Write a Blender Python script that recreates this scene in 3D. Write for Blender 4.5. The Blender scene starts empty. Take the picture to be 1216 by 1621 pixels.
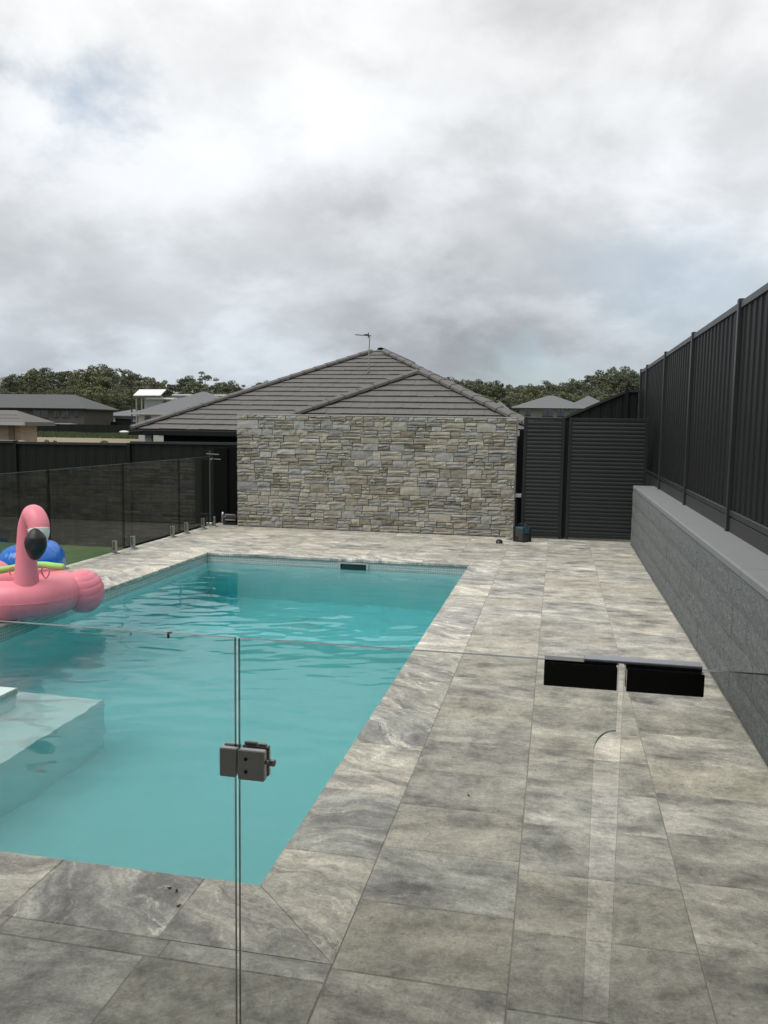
import bpy, math, random
import numpy as np
from mathutils import Vector, Matrix
random.seed(7); rng = np.random.default_rng(7)
S = bpy.context.scene
COL = S.collection
rad = math.radians

# ------------------------------------------------------------------ camera
CAM = Vector((0.0, 0.0, 1.65))
RIGHT = Vector((0.97892608, 0.20366934, 0.01491745))
DOWN = Vector((0.03565094, -0.09851397, -0.99449686))
FWD = Vector((-0.20107894, 0.97407074, -0.1036989))
cd = bpy.data.cameras.new('camera')
cam = bpy.data.objects.new('camera', cd)
COL.objects.link(cam)
cd.sensor_fit = 'HORIZONTAL'; cd.sensor_width = 36.0; cd.lens = 36.0 * 1320 / 1216
cd.clip_start = 0.05; cd.clip_end = 3000
M = Matrix((RIGHT, -DOWN, -FWD)).transposed().to_4x4()
M.translation = CAM
cam.matrix_world = M
S.camera = cam

def at(px, py, Y):
    """point on the plane y = Y that stands behind a photograph position"""
    d = RIGHT * (px - 608) + DOWN * (py - 810.5) + FWD * 1320
    return CAM + d * (Y / d.y)

# ------------------------------------------------------------------ node helper
class NT:
    def __init__(s, tree):
        s.t = tree; s.n = tree.nodes; s.l = tree.links
    def new(s, typ, **kw):
        n = s.n.new(typ)
        for k, v in kw.items(): setattr(n, k, v)
        return n
    def put(s, sock, v):
        if hasattr(v, 'is_output'): s.l.new(v, sock)
        elif v is not None:
            try: sock.default_value = v
            except Exception: sock.default_value = (v[0], v[1], v[2], 1.0)
    def math(s, op, a, b=None, c=None, clamp=False):
        n = s.new('ShaderNodeMath', operation=op); n.use_clamp = clamp
        s.put(n.inputs[0], a)
        if b is not None: s.put(n.inputs[1], b)
        if c is not None: s.put(n.inputs[2], c)
        return n.outputs[0]
    def vmath(s, op, a, b=None, scale=None):
        n = s.new('ShaderNodeVectorMath', operation=op)
        s.put(n.inputs[0], a)
        if b is not None: s.put(n.inputs[1], b)
        if scale is not None: s.put(n.inputs['Scale'], scale)
        return n.outputs['Value'] if op in ('DOT_PRODUCT', 'LENGTH', 'DISTANCE') else n.outputs[0]
    def mix(s, f, a, b, mode='MIX'):
        n = s.new('ShaderNodeMix', data_type='RGBA', blend_type=mode)
        n.clamp_factor = True
        s.put(n.inputs[0], f)
        for sock, v in ((n.inputs[6], a), (n.inputs[7], b)):
            if hasattr(v, 'is_output'): s.l.new(v, sock)
            else: sock.default_value = (v[0], v[1], v[2], 1.0)
        return n.outputs[2]
    def noise(s, vec, scale, detail=4, rough=0.55, dist=0.0):
        n = s.new('ShaderNodeTexNoise')
        s.put(n.inputs['Vector'], vec); s.put(n.inputs['Scale'], scale)
        n.inputs['Detail'].default_value = detail; n.inputs['Roughness'].default_value = rough
        n.inputs['Distortion'].default_value = dist
        return n.outputs['Fac']
    def ramp(s, f, stops, interp='LINEAR'):
        n = s.new('ShaderNodeValToRGB'); cr = n.color_ramp; cr.interpolation = interp
        while len(cr.elements) < len(stops): cr.elements.new(0.5)
        for e, (p, c) in zip(cr.elements, stops):
            e.position = p
            e.color = (c, c, c, 1) if isinstance(c, (int, float)) else (c[0], c[1], c[2], 1)
        s.put(n.inputs[0], f)
        return n.outputs[0]
    def mapr(s, v, a, b, c, d, smooth=False):
        n = s.new('ShaderNodeMapRange'); n.interpolation_type = 'SMOOTHSTEP' if smooth else 'LINEAR'
        s.put(n.inputs[0], v)
        for i, x in enumerate((a, b, c, d)): n.inputs[1 + i].default_value = x
        return n.outputs[0]
    def scalevec(s, vec, sc):
        n = s.new('ShaderNodeMapping'); s.put(n.inputs[0], vec); n.inputs['Scale'].default_value = sc
        return n.outputs[0]
    def bump(s, h, strength, dist=0.01):
        n = s.new('ShaderNodeBump'); s.put(n.inputs['Height'], h)
        n.inputs['Strength'].default_value = strength; n.inputs['Distance'].default_value = dist
        return n.outputs[0]

# ------------------------------------------------------------------ sky and sun
SUN_EL, SUN_AZ = rad(62), rad(215)          # azimuth from +Y towards +X: from behind, to the left
sun_dir = Vector((math.sin(SUN_AZ) * math.cos(SUN_EL), math.cos(SUN_AZ) * math.cos(SUN_EL), math.sin(SUN_EL)))
w = bpy.data.worlds.new('World'); S.world = w; w.use_nodes = True
T = NT(w.node_tree); T.n.clear()
tc = T.new('ShaderNodeTexCoord').outputs['Generated']
sky = T.new('ShaderNodeTexSky', sky_type='NISHITA', sun_disc=False)
sky.sun_elevation = SUN_EL; sky.sun_rotation = SUN_AZ
sky.air_density = 1.0; sky.dust_density = 1.5; sky.ozone_density = 1.0
sep = T.new('ShaderNodeSeparateXYZ'); T.put(sep.inputs[0], tc)
zc = T.math('MAXIMUM', sep.outputs[2], 0.0)
den = T.math('ADD', zc, 0.42)
proj = T.new('ShaderNodeCombineXYZ')
T.put(proj.inputs[0], T.math('DIVIDE', sep.outputs[0], den))
T.put(proj.inputs[1], T.math('DIVIDE', sep.outputs[1], den))
proj.inputs[2].default_value = 3.7
pv = proj.outputs[0]
big = T.noise(pv, 1.15, 6, 0.50, 0.25)
mid = T.noise(T.vmath('ADD', pv, (7.3, 2.1, 0.5)), 2.6, 9, 0.57, 0.15)
fine = T.noise(T.vmath('ADD', pv, (1.3, 9.1, 4.5)), 5.2, 7, 0.58, 0.2)
# overcast gradient: brighter towards the zenith, as under any cloud deck
lum = T.math('MULTIPLY_ADD', T.math('POWER', zc, 1.1), 0.38, 0.47)
shade = T.math('MULTIPLY_ADD', T.mapr(big, 0.28, 0.72, 0, 1, True), 0.50, 0.74)
shade = T.math('ADD', shade, T.math('MULTIPLY_ADD', T.mapr(mid, 0.40, 0.60, 0, 1, True), 0.19, -0.095))
shade = T.math('ADD', shade, T.math('MULTIPLY_ADD', mid, 0.30, -0.15))
shade = T.math('ADD', shade, T.math('MULTIPLY_ADD', fine, 0.30, -0.15))
def bank(dirv, r0, r1):
    d = T.vmath('DISTANCE', T.vmath('MULTIPLY', T.vmath('NORMALIZE', tc), (1, 1, 2.6)), (dirv[0], dirv[1], dirv[2] * 2.6))
    return T.mapr(T.math('ADD', d, T.math('MULTIPLY_ADD', mid, 0.5, -0.25)), r0, r1, 1, 0, True)
shade = T.math('SUBTRACT', shade, T.math('MULTIPLY', bank((RIGHT * -60 + DOWN * -370 + FWD * 1320).normalized(), 0.02, 0.42), 0.13))
cl = T.math('MULTIPLY', lum, shade)
tint = T.ramp(T.mapr(zc, 0.0, 0.55, 0, 1), [(0, (0.90, 1.0, 1.10)), (0.45, (0.96, 0.99, 1.03)), (1, (1.0, 1.0, 0.99))])
cloud = T.vmath('SCALE', tint, scale=T.math('MULTIPLY', cl, 10.0))
# thin places in the cloud deck
def gap(dirv, r0, r1):
    d = T.vmath('DISTANCE', T.vmath('MULTIPLY', T.vmath('NORMALIZE', tc), (1, 1, 1.5)), (dirv[0], dirv[1], dirv[2] * 1.5))
    d = T.math('ADD', d, T.math('MULTIPLY_ADD', mid, 0.42, -0.21))
    d = T.math('ADD', d, T.math('MULTIPLY_ADD', fine, 0.20, -0.10))
    return T.mapr(d, r0, r1, 1, 0, True)
def dirpx(px, py):
    return (RIGHT * (px - 608) + DOWN * (py - 810.5) + FWD * 1320).normalized()
g = T.math('MULTIPLY', gap(dirpx(95, 195), 0.02, 0.13), 0.75)
g2 = T.math('MULTIPLY', gap(dirpx(1090, 470), 0.0, 0.17), 0.40)
g3 = T.mapr(big, 0.30, 0.40, 0.6, 0, True)
hole = T.math('MAXIMUM', T.math('MAXIMUM', g, g2), g3)
blue = T.mix(0.45, sky.outputs[0], (4.6, 5.4, 6.1))
blue = T.vmath('MULTIPLY', blue, (0.98, 1.0, 1.0))
skycol = T.mix(hole, cloud, blue)
bg = T.new('ShaderNodeBackground'); T.put(bg.inputs[0], skycol); bg.inputs[1].default_value = 0.1
wo = T.new('ShaderNodeOutputWorld'); T.l.new(bg.outputs[0], wo.inputs[0])

sl = bpy.data.lights.new('sun', 'SUN'); sl.energy = 1.5; sl.angle = rad(40); sl.color = (1.0, 0.97, 0.92)
so = bpy.data.objects.new('sun', sl); COL.objects.link(so)
so.rotation_euler = (-sun_dir).to_track_quat('-Z', 'Y').to_euler()

S.view_settings.view_transform = 'Standard'; S.view_settings.look = 'None'
S.view_settings.exposure = 0.4; S.view_settings.gamma = 1.0; S.view_settings.use_curve_mapping = False
S.render.engine = 'CYCLES'
S.cycles.max_bounces = 12; S.cycles.transparent_max_bounces = 16; S.cycles.transmission_bounces = 10
S.cycles.use_denoising = True
S.cycles.caustics_refractive = True; S.cycles.caustics_reflective = True

# ------------------------------------------------------------------ materials
def newmat(name):
    m = bpy.data.materials.new(name); m.use_nodes = True
    t = NT(m.node_tree); b = t.n['Principled BSDF']
    return m, t, b
def plain(name, col, rough=0.6, metal=0.0, var=0.12, scale=8.0, bump=0.0, bscale=60.0, spec=0.5, bdist=0.004):
    m, t, b = newmat(name)
    c = t.new('ShaderNodeTexCoord').outputs['Object']
    r = t.new('ShaderNodeObjectInfo').outputs['Random']
    v = t.vmath('ADD', c, t.vmath('SCALE', (13.1, 7.7, 5.3), scale=r))
    n1 = t.noise(v, scale, 6, 0.6)
    f = t.math('MULTIPLY_ADD', n1, 2 * var, 1 - var)
    t.put(b.inputs['Base Color'], t.vmath('SCALE', col, scale=f))
    t.put(b.inputs['Roughness'], t.math('MULTIPLY_ADD', n1, 0.16, rough - 0.08, clamp=True))
    b.inputs['Metallic'].default_value = metal
    b.inputs['Specular IOR Level'].default_value = spec
    if bump: t.put(b.inputs['Normal'], t.bump(t.noise(v, bscale, 5, 0.6), bump, bdist))
    return m

def paver_mat(name, vein):
    m, t, b = newmat(name)
    oi = t.new('ShaderNodeObjectInfo')
    r = oi.outputs['Random']
    loc = t.new('ShaderNodeTexCoord').outputs['Object']
    off = t.vmath('SCALE', (41.0, 23.0, 0.0), scale=r)
    v0 = t.vmath('ADD', loc, off)
    r2 = t.math('FRACT', t.math('MULTIPLY', r, 17.31))
    r3 = t.math('FRACT', t.math('MULTIPLY', r, 57.77))
    # layering of the stone runs across the slab, turned a little from slab to slab
    rot = t.new('ShaderNodeVectorRotate', rotation_type='Z_AXIS')
    t.put(rot.inputs['Vector'], v0)
    t.put(rot.inputs['Angle'], t.math('MULTIPLY_ADD', r2, 0.5 if not vein else 1.1, -0.25 if not vein else -0.2))
    v = rot.outputs[0]
    wn = t.new('ShaderNodeTexNoise'); t.put(wn.inputs['Vector'], v); wn.inputs['Scale'].default_value = 2.4; wn.inputs['Detail'].default_value = 5.0
    warp = t.vmath('SCALE', t.vmath('SUBTRACT', wn.outputs['Color'], (0.5, 0.5, 0.5)), scale=0.42 if vein else 0.20)
    v2 = t.vmath('ADD', v, warp)
    lay = t.noise(t.scalevec(v2, (1.8 if vein else 2.2, 9.0 if vein else 5.6, 1)), 1.0, 12, 0.68)
    blot = t.noise(v2, 4.2, 12, 0.74)
    cloudy = t.noise(v, 11.0, 12, 0.78)
    fib = t.noise(t.scalevec(v2, (6.0, 40.0, 1)), 1.0, 8, 0.7)
    ka, kb_, kc = (0.56, 0.26, 0.18) if vein else (0.30, 0.42, 0.28)
    f = t.math('ADD', t.math('ADD', t.math('MULTIPLY', lay, ka), t.math('MULTIPLY', blot, kb_)), t.math('MULTIPLY', cloudy, kc))
    f = t.math('ADD', f, t.math('MULTIPLY_ADD', fib, 0.12 if vein else 0.05, -0.06 if vein else -0.025))
    f = t.math('ADD', f, t.math('MULTIPLY_ADD', r3, 0.05, -0.025))
    if vein:
        base = t.ramp(f, [(0.36, (0.115, 0.115, 0.118)), (0.44, (0.21, 0.21, 0.208)), (0.50, (0.33, 0.328, 0.312)), (0.56, (0.46, 0.455, 0.425)), (0.62, (0.68, 0.67, 0.62))])
    else:
        plainc = t.ramp(f, [(0.39, (0.13, 0.128, 0.118)), (0.45, (0.245, 0.241, 0.22)), (0.50, (0.355, 0.35, 0.316)), (0.55, (0.44, 0.433, 0.39)), (0.62, (0.58, 0.57, 0.515))])
        bold = t.ramp(t.math('ADD', t.math('MULTIPLY', lay, 0.6), t.math('MULTIPLY', blot, 0.4)), [(0.40, (0.15, 0.15, 0.146)), (0.46, (0.29, 0.288, 0.272)), (0.515, (0.41, 0.405, 0.375)), (0.56, (0.52, 0.512, 0.472)), (0.62, (0.70, 0.69, 0.64))])
        base = t.mix(t.mapr(r2, 0.30, 0.65, 0, 0.95), plainc, bold)
    # thin pale filaments along the bedding
    rid = t.math('ABSOLUTE', t.math('SUBTRACT', t.noise(t.scalevec(v2, (1.2, 6.5, 1)), 1.3, 6, 0.55), 0.5))
    vn = t.math('MULTIPLY', t.mapr(rid, 0.0, 0.030 if vein else 0.014, 1, 0, True), t.mapr(blot, 0.46, 0.60, 0, 1))
    vn = t.math('MULTIPLY', vn, t.math('MULTIPLY_ADD', r2, 0.8, 0.15 if vein else -0.15, clamp=True))
    base = t.mix(vn, base, (0.70, 0.69, 0.64))
    dk = t.math('MULTIPLY', t.mapr(t.noise(t.scalevec(t.vmath('ADD', v, (5, 3, 0)), (13, 16, 1)), 1.0, 10, 0.80), 0.56, 0.63, 0, 1), 0.55)
    base = t.mix(dk, base, (0.15, 0.148, 0.14))
    grain = t.math('ADD', t.math('MULTIPLY', t.noise(v, 90, 6, 0.75), 0.5), t.math('MULTIPLY', t.noise(v, 34, 8, 0.8), 0.5))
    pit = t.mapr(t.noise(v, 30, 5, 0.75), 0.60, 0.66, 0, 1)
    base = t.vmath('SCALE', base, scale=t.mapr(grain, 0.34, 0.66, 0.60, 1.40))
    base = t.mix(t.math('MULTIPLY', pit, 0.45), base, (0.12, 0.115, 0.10))
    warm = t.mix(r3, (1.0, 1.0, 1.0), (1.03, 1.0, 0.94))
    base = t.vmath('MULTIPLY', base, warm)
    base = t.vmath('SCALE', base, scale=t.math('MULTIPLY_ADD', r, 0.14, 0.98))
    base = t.vmath('MULTIPLY', base, ((1.27, 1.255, 1.215) if vein else (1.07, 1.06, 1.035)))
    t.put(b.inputs['Base Color'], base)
    t.put(b.inputs['Roughness'], t.math('MULTIPLY_ADD', cloudy, 0.25, 0.42))
    b.inputs['Specular IOR Level'].default_value = 0.4
    h = t.math('ADD', t.math('MULTIPLY', grain, 0.35), t.math('MULTIPLY', lay, 0.8))
    h = t.math('SUBTRACT', h, t.math('MULTIPLY', pit, 0.5))
    t.put(b.inputs['Normal'], t.bump(h, 0.35, 0.004))
    return m

def stone_mat():
    m, t, b = newmat('ledge_stone')
    a = t.new('ShaderNodeAttribute', attribute_name='tint').outputs['Fac']
    c = t.new('ShaderNodeTexCoord').outputs['Object']
    n1 = t.noise(t.scalevec(c, (6, 6, 16)), 1.0, 8, 0.65, 0.8)
    n2 = t.noise(c, 34, 7, 0.7)
    col = t.ramp(a, [(0.0, (0.19, 0.175, 0.135)), (0.14, (0.29, 0.272, 0.215)), (0.30, (0.375, 0.355, 0.29)),
                     (0.46, (0.45, 0.43, 0.36)), (0.60, (0.35, 0.348, 0.33)), (0.74, (0.285, 0.288, 0.288)),
                     (0.86, (0.42, 0.425, 0.41)), (0.95, (0.31, 0.265, 0.215)), (1.0, (0.54, 0.53, 0.48))])
    col = t.mix(t.mapr(n1, 0.45, 0.72, 0, 0.55), col, (0.30, 0.285, 0.22))
    col = t.vmath('SCALE', col, scale=t.math('MULTIPLY_ADD', n1, 1.3, 0.38))
    col = t.vmath('SCALE', col, scale=t.math('MULTIPLY_ADD', n2, 0.8, 0.62))
    col = t.vmath('SCALE', col, scale=0.82)
    t.put(b.inputs['Base Color'], col)
    b.inputs['Roughness'].default_value = 0.85
    h = t.math('ADD', t.math('MULTIPLY', n1, 1.0), t.math('MULTIPLY', n2, 0.5))
    t.put(b.inputs['Normal'], t.bump(h, 0.8, 0.014))
    return m

def glass_mat(name, tint, f0=0.036):
    m = bpy.data.materials.new(name); m.use_nodes = True
    t = NT(m.node_tree); t.n.clear()
    face = t.new('ShaderNodeLayerWeight'); face.inputs[0].default_value = 0.5
    F = t.math('MULTIPLY_ADD', t.math('POWER', face.outputs['Facing'], 5.0), 1 - f0, f0)
    tr = t.new('ShaderNodeBsdfTransparent'); tr.inputs[0].default_value = (*tint, 1)
    gl = t.new('ShaderNodeBsdfGlossy'); gl.inputs['Roughness'].default_value = 0.0
    mx = t.new('ShaderNodeMixShader'); t.put(mx.inputs[0], F)
    t.l.new(tr.outputs[0], mx.inputs[1]); t.l.new(gl.outputs[0], mx.inputs[2])
    o = t.new('ShaderNodeOutputMaterial'); t.l.new(mx.outputs[0], o.inputs[0])
    return m

def water_mat():
    m = bpy.data.materials.new('pool_water'); m.use_nodes = True
    t = NT(m.node_tree); t.n.clear()
    gl = t.new('ShaderNodeBsdfGlass'); gl.inputs['IOR'].default_value = 1.33; gl.inputs['Roughness'].default_value = 0.0
    c = t.new('ShaderNodeNewGeometry').outputs['Position']
    n = t.noise(t.scalevec(c, (5.0, 11.0, 1)), 1.0, 3, 0.5, 0.4)
    t.put(gl.inputs['Normal'], t.bump(n, 0.10, 0.012))
    va = t.new('ShaderNodeVolumeAbsorption')
    va.inputs['Color'].default_value = (0.03, 0.835, 0.860, 1); va.inputs['Density'].default_value = 0.50
    o = t.new('ShaderNodeOutputMaterial')
    t.l.new(gl.outputs[0], o.inputs[0]); t.l.new(va.outputs[0], o.inputs[1])
    return m

def mosaic_mat():
    m, t, b = newmat('mosaic_tile')
    p = t.new('ShaderNodeNewGeometry').outputs['Position']
    s = t.new('ShaderNodeSeparateXYZ'); t.put(s.inputs[0], p)
    k = t.new('ShaderNodeCombineXYZ')
    t.put(k.inputs[0], t.math('ADD', s.outputs[0], s.outputs[1])); t.put(k.inputs[1], s.outputs[2])
    br = t.new('ShaderNodeTexBrick'); br.offset = 0.0; br.squash = 1.0
    t.put(br.inputs['Vector'], k.outputs[0])
    br.inputs['Color1'].default_value = (0.58, 0.66, 0.64, 1); br.inputs['Color2'].default_value = (0.47, 0.56, 0.55, 1)
    br.inputs['Mortar'].default_value = (0.27, 0.31, 0.31, 1)
    br.inputs['Scale'].default_value = 1.0; br.inputs['Mortar Size'].default_value = 0.003
    br.inputs['Brick Width'].default_value = 0.028; br.inputs['Row Height'].default_value = 0.028
    t.put(b.inputs['Base Color'], br.outputs['Color'])
    b.inputs['Roughness'].default_value = 0.2
    t.put(b.inputs['Normal'], t.bump(t.math('SUBTRACT', 1.0, br.outputs['Fac']), 0.5, 0.002))
    return m

def leaf_mat(name, c1, c2):
    m, t, b = newmat(name)
    r = t.new('ShaderNodeObjectInfo').outputs['Random']
    a = t.new('ShaderNodeAttribute', attribute_name='tint').outputs['Fac']
    f = t.math('ADD', t.math('MULTIPLY', r, 0.5), t.math('MULTIPLY', a, 0.5))
    t.put(b.inputs['Base Color'], t.mix(f, c1, c2))
    b.inputs['Roughness'].default_value = 0.7; b.inputs['Specular IOR Level'].default_value = 0.25
    return m

def ground_mat():
    m, t, b = newmat('dry_field')
    p = t.new('ShaderNodeNewGeometry').outputs['Position']
    n1 = t.noise(p, 0.05, 5, 0.6); n2 = t.noise(p, 0.9, 6, 0.65)
    dirt = t.mix(n2, (0.20, 0.155, 0.10), (0.34, 0.27, 0.18))
    grass = t.mix(n2, (0.045, 0.075, 0.022), (0.10, 0.13, 0.045))
    s = t.new('ShaderNodeSeparateXYZ'); t.put(s.inputs[0], p)
    yy = t.math('ADD', s.outputs[1], t.math('MULTIPLY_ADD', n1, 40, -20))
    far = t.mapr(yy, 96, 108, 0, 1, True)
    near = t.mapr(yy, 24, 30, 1, 0, True)
    f = t.math('MAXIMUM', far, near)
    f = t.math('MULTIPLY_ADD', t.mapr(n2, 0.35, 0.65, 0, 1), 0.35, t.math('MULTIPLY', f, 0.85), clamp=True)
    t.put(b.inputs['Base Color'], t.mix(f, dirt, grass))
    b.inputs['Roughness'].default_value = 0.95
    return m

def brick_mat(name, c1, c2, mortar):
    m, t, b = newmat(name)
    p = t.new('ShaderNodeNewGeometry').outputs['Position']
    s = t.new('ShaderNodeSeparateXYZ'); t.put(s.inputs[0], p)
    k = t.new('ShaderNodeCombineXYZ')
    t.put(k.inputs[0], t.math('ADD', s.outputs[0], s.outputs[1])); t.put(k.inputs[1], s.outputs[2])
    br = t.new('ShaderNodeTexBrick'); t.put(br.inputs['Vector'], k.outputs[0])
    br.inputs['Color1'].default_value = (*c1, 1); br.inputs['Color2'].default_value = (*c2, 1); br.inputs['Mortar'].default_value = (*mortar, 1)
    br.inputs['Scale'].default_value = 1.0; br.inputs['Mortar Size'].default_value = 0.008
    br.inputs['Brick Width'].default_value = 0.24; br.inputs['Row Height'].default_value = 0.086
    t.put(b.inputs['Base Color'], br.outputs['Color']); b.inputs['Roughness'].default_value = 0.9
    return m

MT = {}
MT['paver'] = paver_mat('travertine_paver', False)
MT['coping'] = paver_mat('veined_coping', True)
MT['grout'] = plain('grout', (0.30, 0.285, 0.245), 0.9, var=0.3)
MT['stone'] = stone_mat()
MT['mortar'] = plain('dark_mortar', (0.085, 0.08, 0.068), 0.95, var=0.3)
MT['render'] = plain('grey_render', (0.36, 0.37, 0.36), 0.85, var=0.15, bump=0.2)
MT['plaster'] = plain('pool_plaster', (0.76, 0.88, 0.885), 0.8, var=0.05, scale=3.0)
MT['mosaic'] = mosaic_mat()
MT['water'] = water_mat()
MT['skim'] = plain('skimmer_shade', (0.012, 0.04, 0.042), 0.5)  # dark colour stands for the shade inside the skimmer opening
MT['charcoal'] = plain('charcoal_steel', (0.0125, 0.0142, 0.0135), 0.5, var=0.18, scale=1.5, spec=0.14)
MT['rail'] = plain('charcoal_rail', (0.026, 0.029, 0.0295), 0.38, var=0.10, scale=2.5, spec=0.4)
MT['charcoal2'] = plain('charcoal_slat', (0.0195, 0.0230, 0.0240), 0.42, var=0.08, scale=3, spec=0.25)
MT['plinth'] = plain('charcoal_plinth', (0.036, 0.038, 0.036), 0.55, var=0.12, scale=4, bump=0.15)
MT['block'] = plain('split_block', (0.20, 0.213, 0.214), 0.92, var=0.55, scale=26, bump=1.0, bscale=38, bdist=0.03, spec=0.2)
MT['palemortar'] = plain('pale_mortar', (0.30, 0.31, 0.31), 0.9)
MT['cap'] = plain('wall_cap', (0.215, 0.225, 0.23), 0.75, var=0.08, scale=5, bump=0.15)
MT['rooftile'] = plain('concrete_roof_tile', (0.125, 0.120, 0.115), 0.75, var=0.22, scale=7, bump=0.25)
MT['darkwall'] = plain('charcoal_house_wall', (0.012, 0.015, 0.0155), 0.8, var=0.1, spec=0.2)
MT['glass'] = glass_mat('fence_glass', (0.913, 0.918, 0.907))
MT['edge_dark'] = plain('dark_glass_edge', (0.006, 0.008, 0.0075), 0.3, var=0.05, spec=0.15)
MT['matte'] = plain('matte_black', (0.004, 0.0045, 0.0045), 0.8, spec=0.1)
MT['glass_edge'] = plain('glass_edge', (0.03, 0.04, 0.037), 0.12, var=0.05, spec=1.0)
MT['window'] = plain('window_glass', (0.02, 0.024, 0.027), 0.12, var=0.05, spec=0.8)
MT['steel'] = plain('brushed_steel', (0.36, 0.36, 0.35), 0.34, metal=1.0, var=0.08, scale=20)
MT['polished'] = plain('polished_dark_steel', (0.62, 0.62, 0.61), 0.50, metal=1.0, var=0.04, scale=6)
MT['hinge'] = plain('gloss_black_hinge', (0.012, 0.012, 0.012), 0.08, var=0.05, spec=0.5)
MT['hingetop'] = plain('satin_hinge_plate', (0.42, 0.43, 0.45), 0.35, metal=0.6, var=0.05)
MT['black'] = plain('black_plastic', (0.012, 0.012, 0.013), 0.45, var=0.1)
MT['pink'] = plain('pink_vinyl', (0.84, 0.255, 0.325), 0.38, var=0.05, scale=3, spec=0.4)
MT['white'] = plain('white_vinyl', (0.72, 0.70, 0.68), 0.45, var=0.04)
MT['bluevinyl'] = plain('blue_vinyl', (0.004, 0.150, 0.60), 0.16, var=0.12, scale=4)
MT['green'] = plain('green_foam', (0.36, 0.74, 0.20), 0.8, var=0.06, bump=0.15)
MT['teal'] = plain('teal_plastic', (0.012, 0.085, 0.125), 0.45, var=0.1)
MT['ground'] = ground_mat()
MT['lawn'] = plain('lawn_turf', (0.055, 0.125, 0.028), 0.95, var=0.35, scale=12, bump=0.8, bscale=120, bdist=0.02)
MT['drygrass'] = plain('rough_grass', (0.060, 0.085, 0.036), 0.95, var=0.4, scale=0.3)
MT['deadleaf'] = plain('dead_leaf', (0.045, 0.035, 0.02), 0.8)
MT['leaf'] = leaf_mat('gum_leaves', (0.085, 0.096, 0.062), (0.155, 0.168, 0.105))
MT['leaf2'] = leaf_mat('olive_leaves', (0.095, 0.106, 0.058), (0.175, 0.185, 0.098))
MT['bark'] = plain('gum_bark', (0.16, 0.14, 0.11), 0.9, var=0.3)
MT['brickdark'] = brick_mat('dark_brick', (0.055, 0.048, 0.042), (0.085, 0.072, 0.062), (0.09, 0.085, 0.08))
MT['bricktan'] = brick_mat('tan_brick', (0.29, 0.235, 0.17), (0.38, 0.31, 0.23), (0.30, 0.27, 0.22))
MT['greyroof'] = plain('grey_metal_roof', (0.115, 0.122, 0.13), 0.55, var=0.08, scale=0.5)
MT['darkroof'] = plain('dark_tile_roof', (0.075, 0.077, 0.08), 0.7, var=0.15, scale=0.8)
MT['whiteroof'] = plain('white_metal_roof', (0.72, 0.73, 0.74), 0.45, var=0.03)
MT['palewall'] = plain('pale_wall', (0.36, 0.36, 0.35), 0.8, var=0.06, scale=0.7)
MT['midwall'] = plain('mid_grey_wall', (0.20, 0.20, 0.195), 0.8, var=0.08, scale=0.7)
MT['trim'] = plain('pale_trim', (0.34, 0.35, 0.36), 0.6, var=0.05)
MT['ceiling'] = plain('patio_lining', (0.16, 0.16, 0.155), 0.8, var=0.05)
MT['housewall'] = plain('patio_house_wall', (0.12, 0.12, 0.12), 0.7, var=0.1)

# ------------------------------------------------------------------ mesh helpers
def mesh(name, v, f, mats, mi=None, smooth=False):
    me = bpy.data.meshes.new(name)
    me.from_pydata([tuple(map(float, p)) for p in v], [], f)
    for m in (mats if isinstance(mats, (list, tuple)) else [mats]): me.materials.append(m)
    if mi is not None: me.polygons.foreach_set('material_index', mi)
    if smooth: me.polygons.foreach_set('use_smooth', [True] * len(me.polygons))
    me.update()
    return me
def link(name, data, parent=None, loc=None, rot=None):
    o = bpy.data.objects.new(name, data); COL.objects.link(o)
    if parent is not None: o.parent = parent
    if loc is not None: o.location = loc
    if rot is not None: o.rotation_euler = rot
    return o
def tag(o, label=None, cat=None, group=None, kind=None):
    if label: o['label'] = label
    if cat: o['category'] = cat
    if group: o['group'] = group
    if kind: o['kind'] = kind
    return o
def thing(name, loc, label, cat, group=None, rz=0.0):
    o = link(name, None, None, loc, (0, 0, rz)); o.empty_display_size = 0.2
    return tag(o, label, cat, group)

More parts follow.
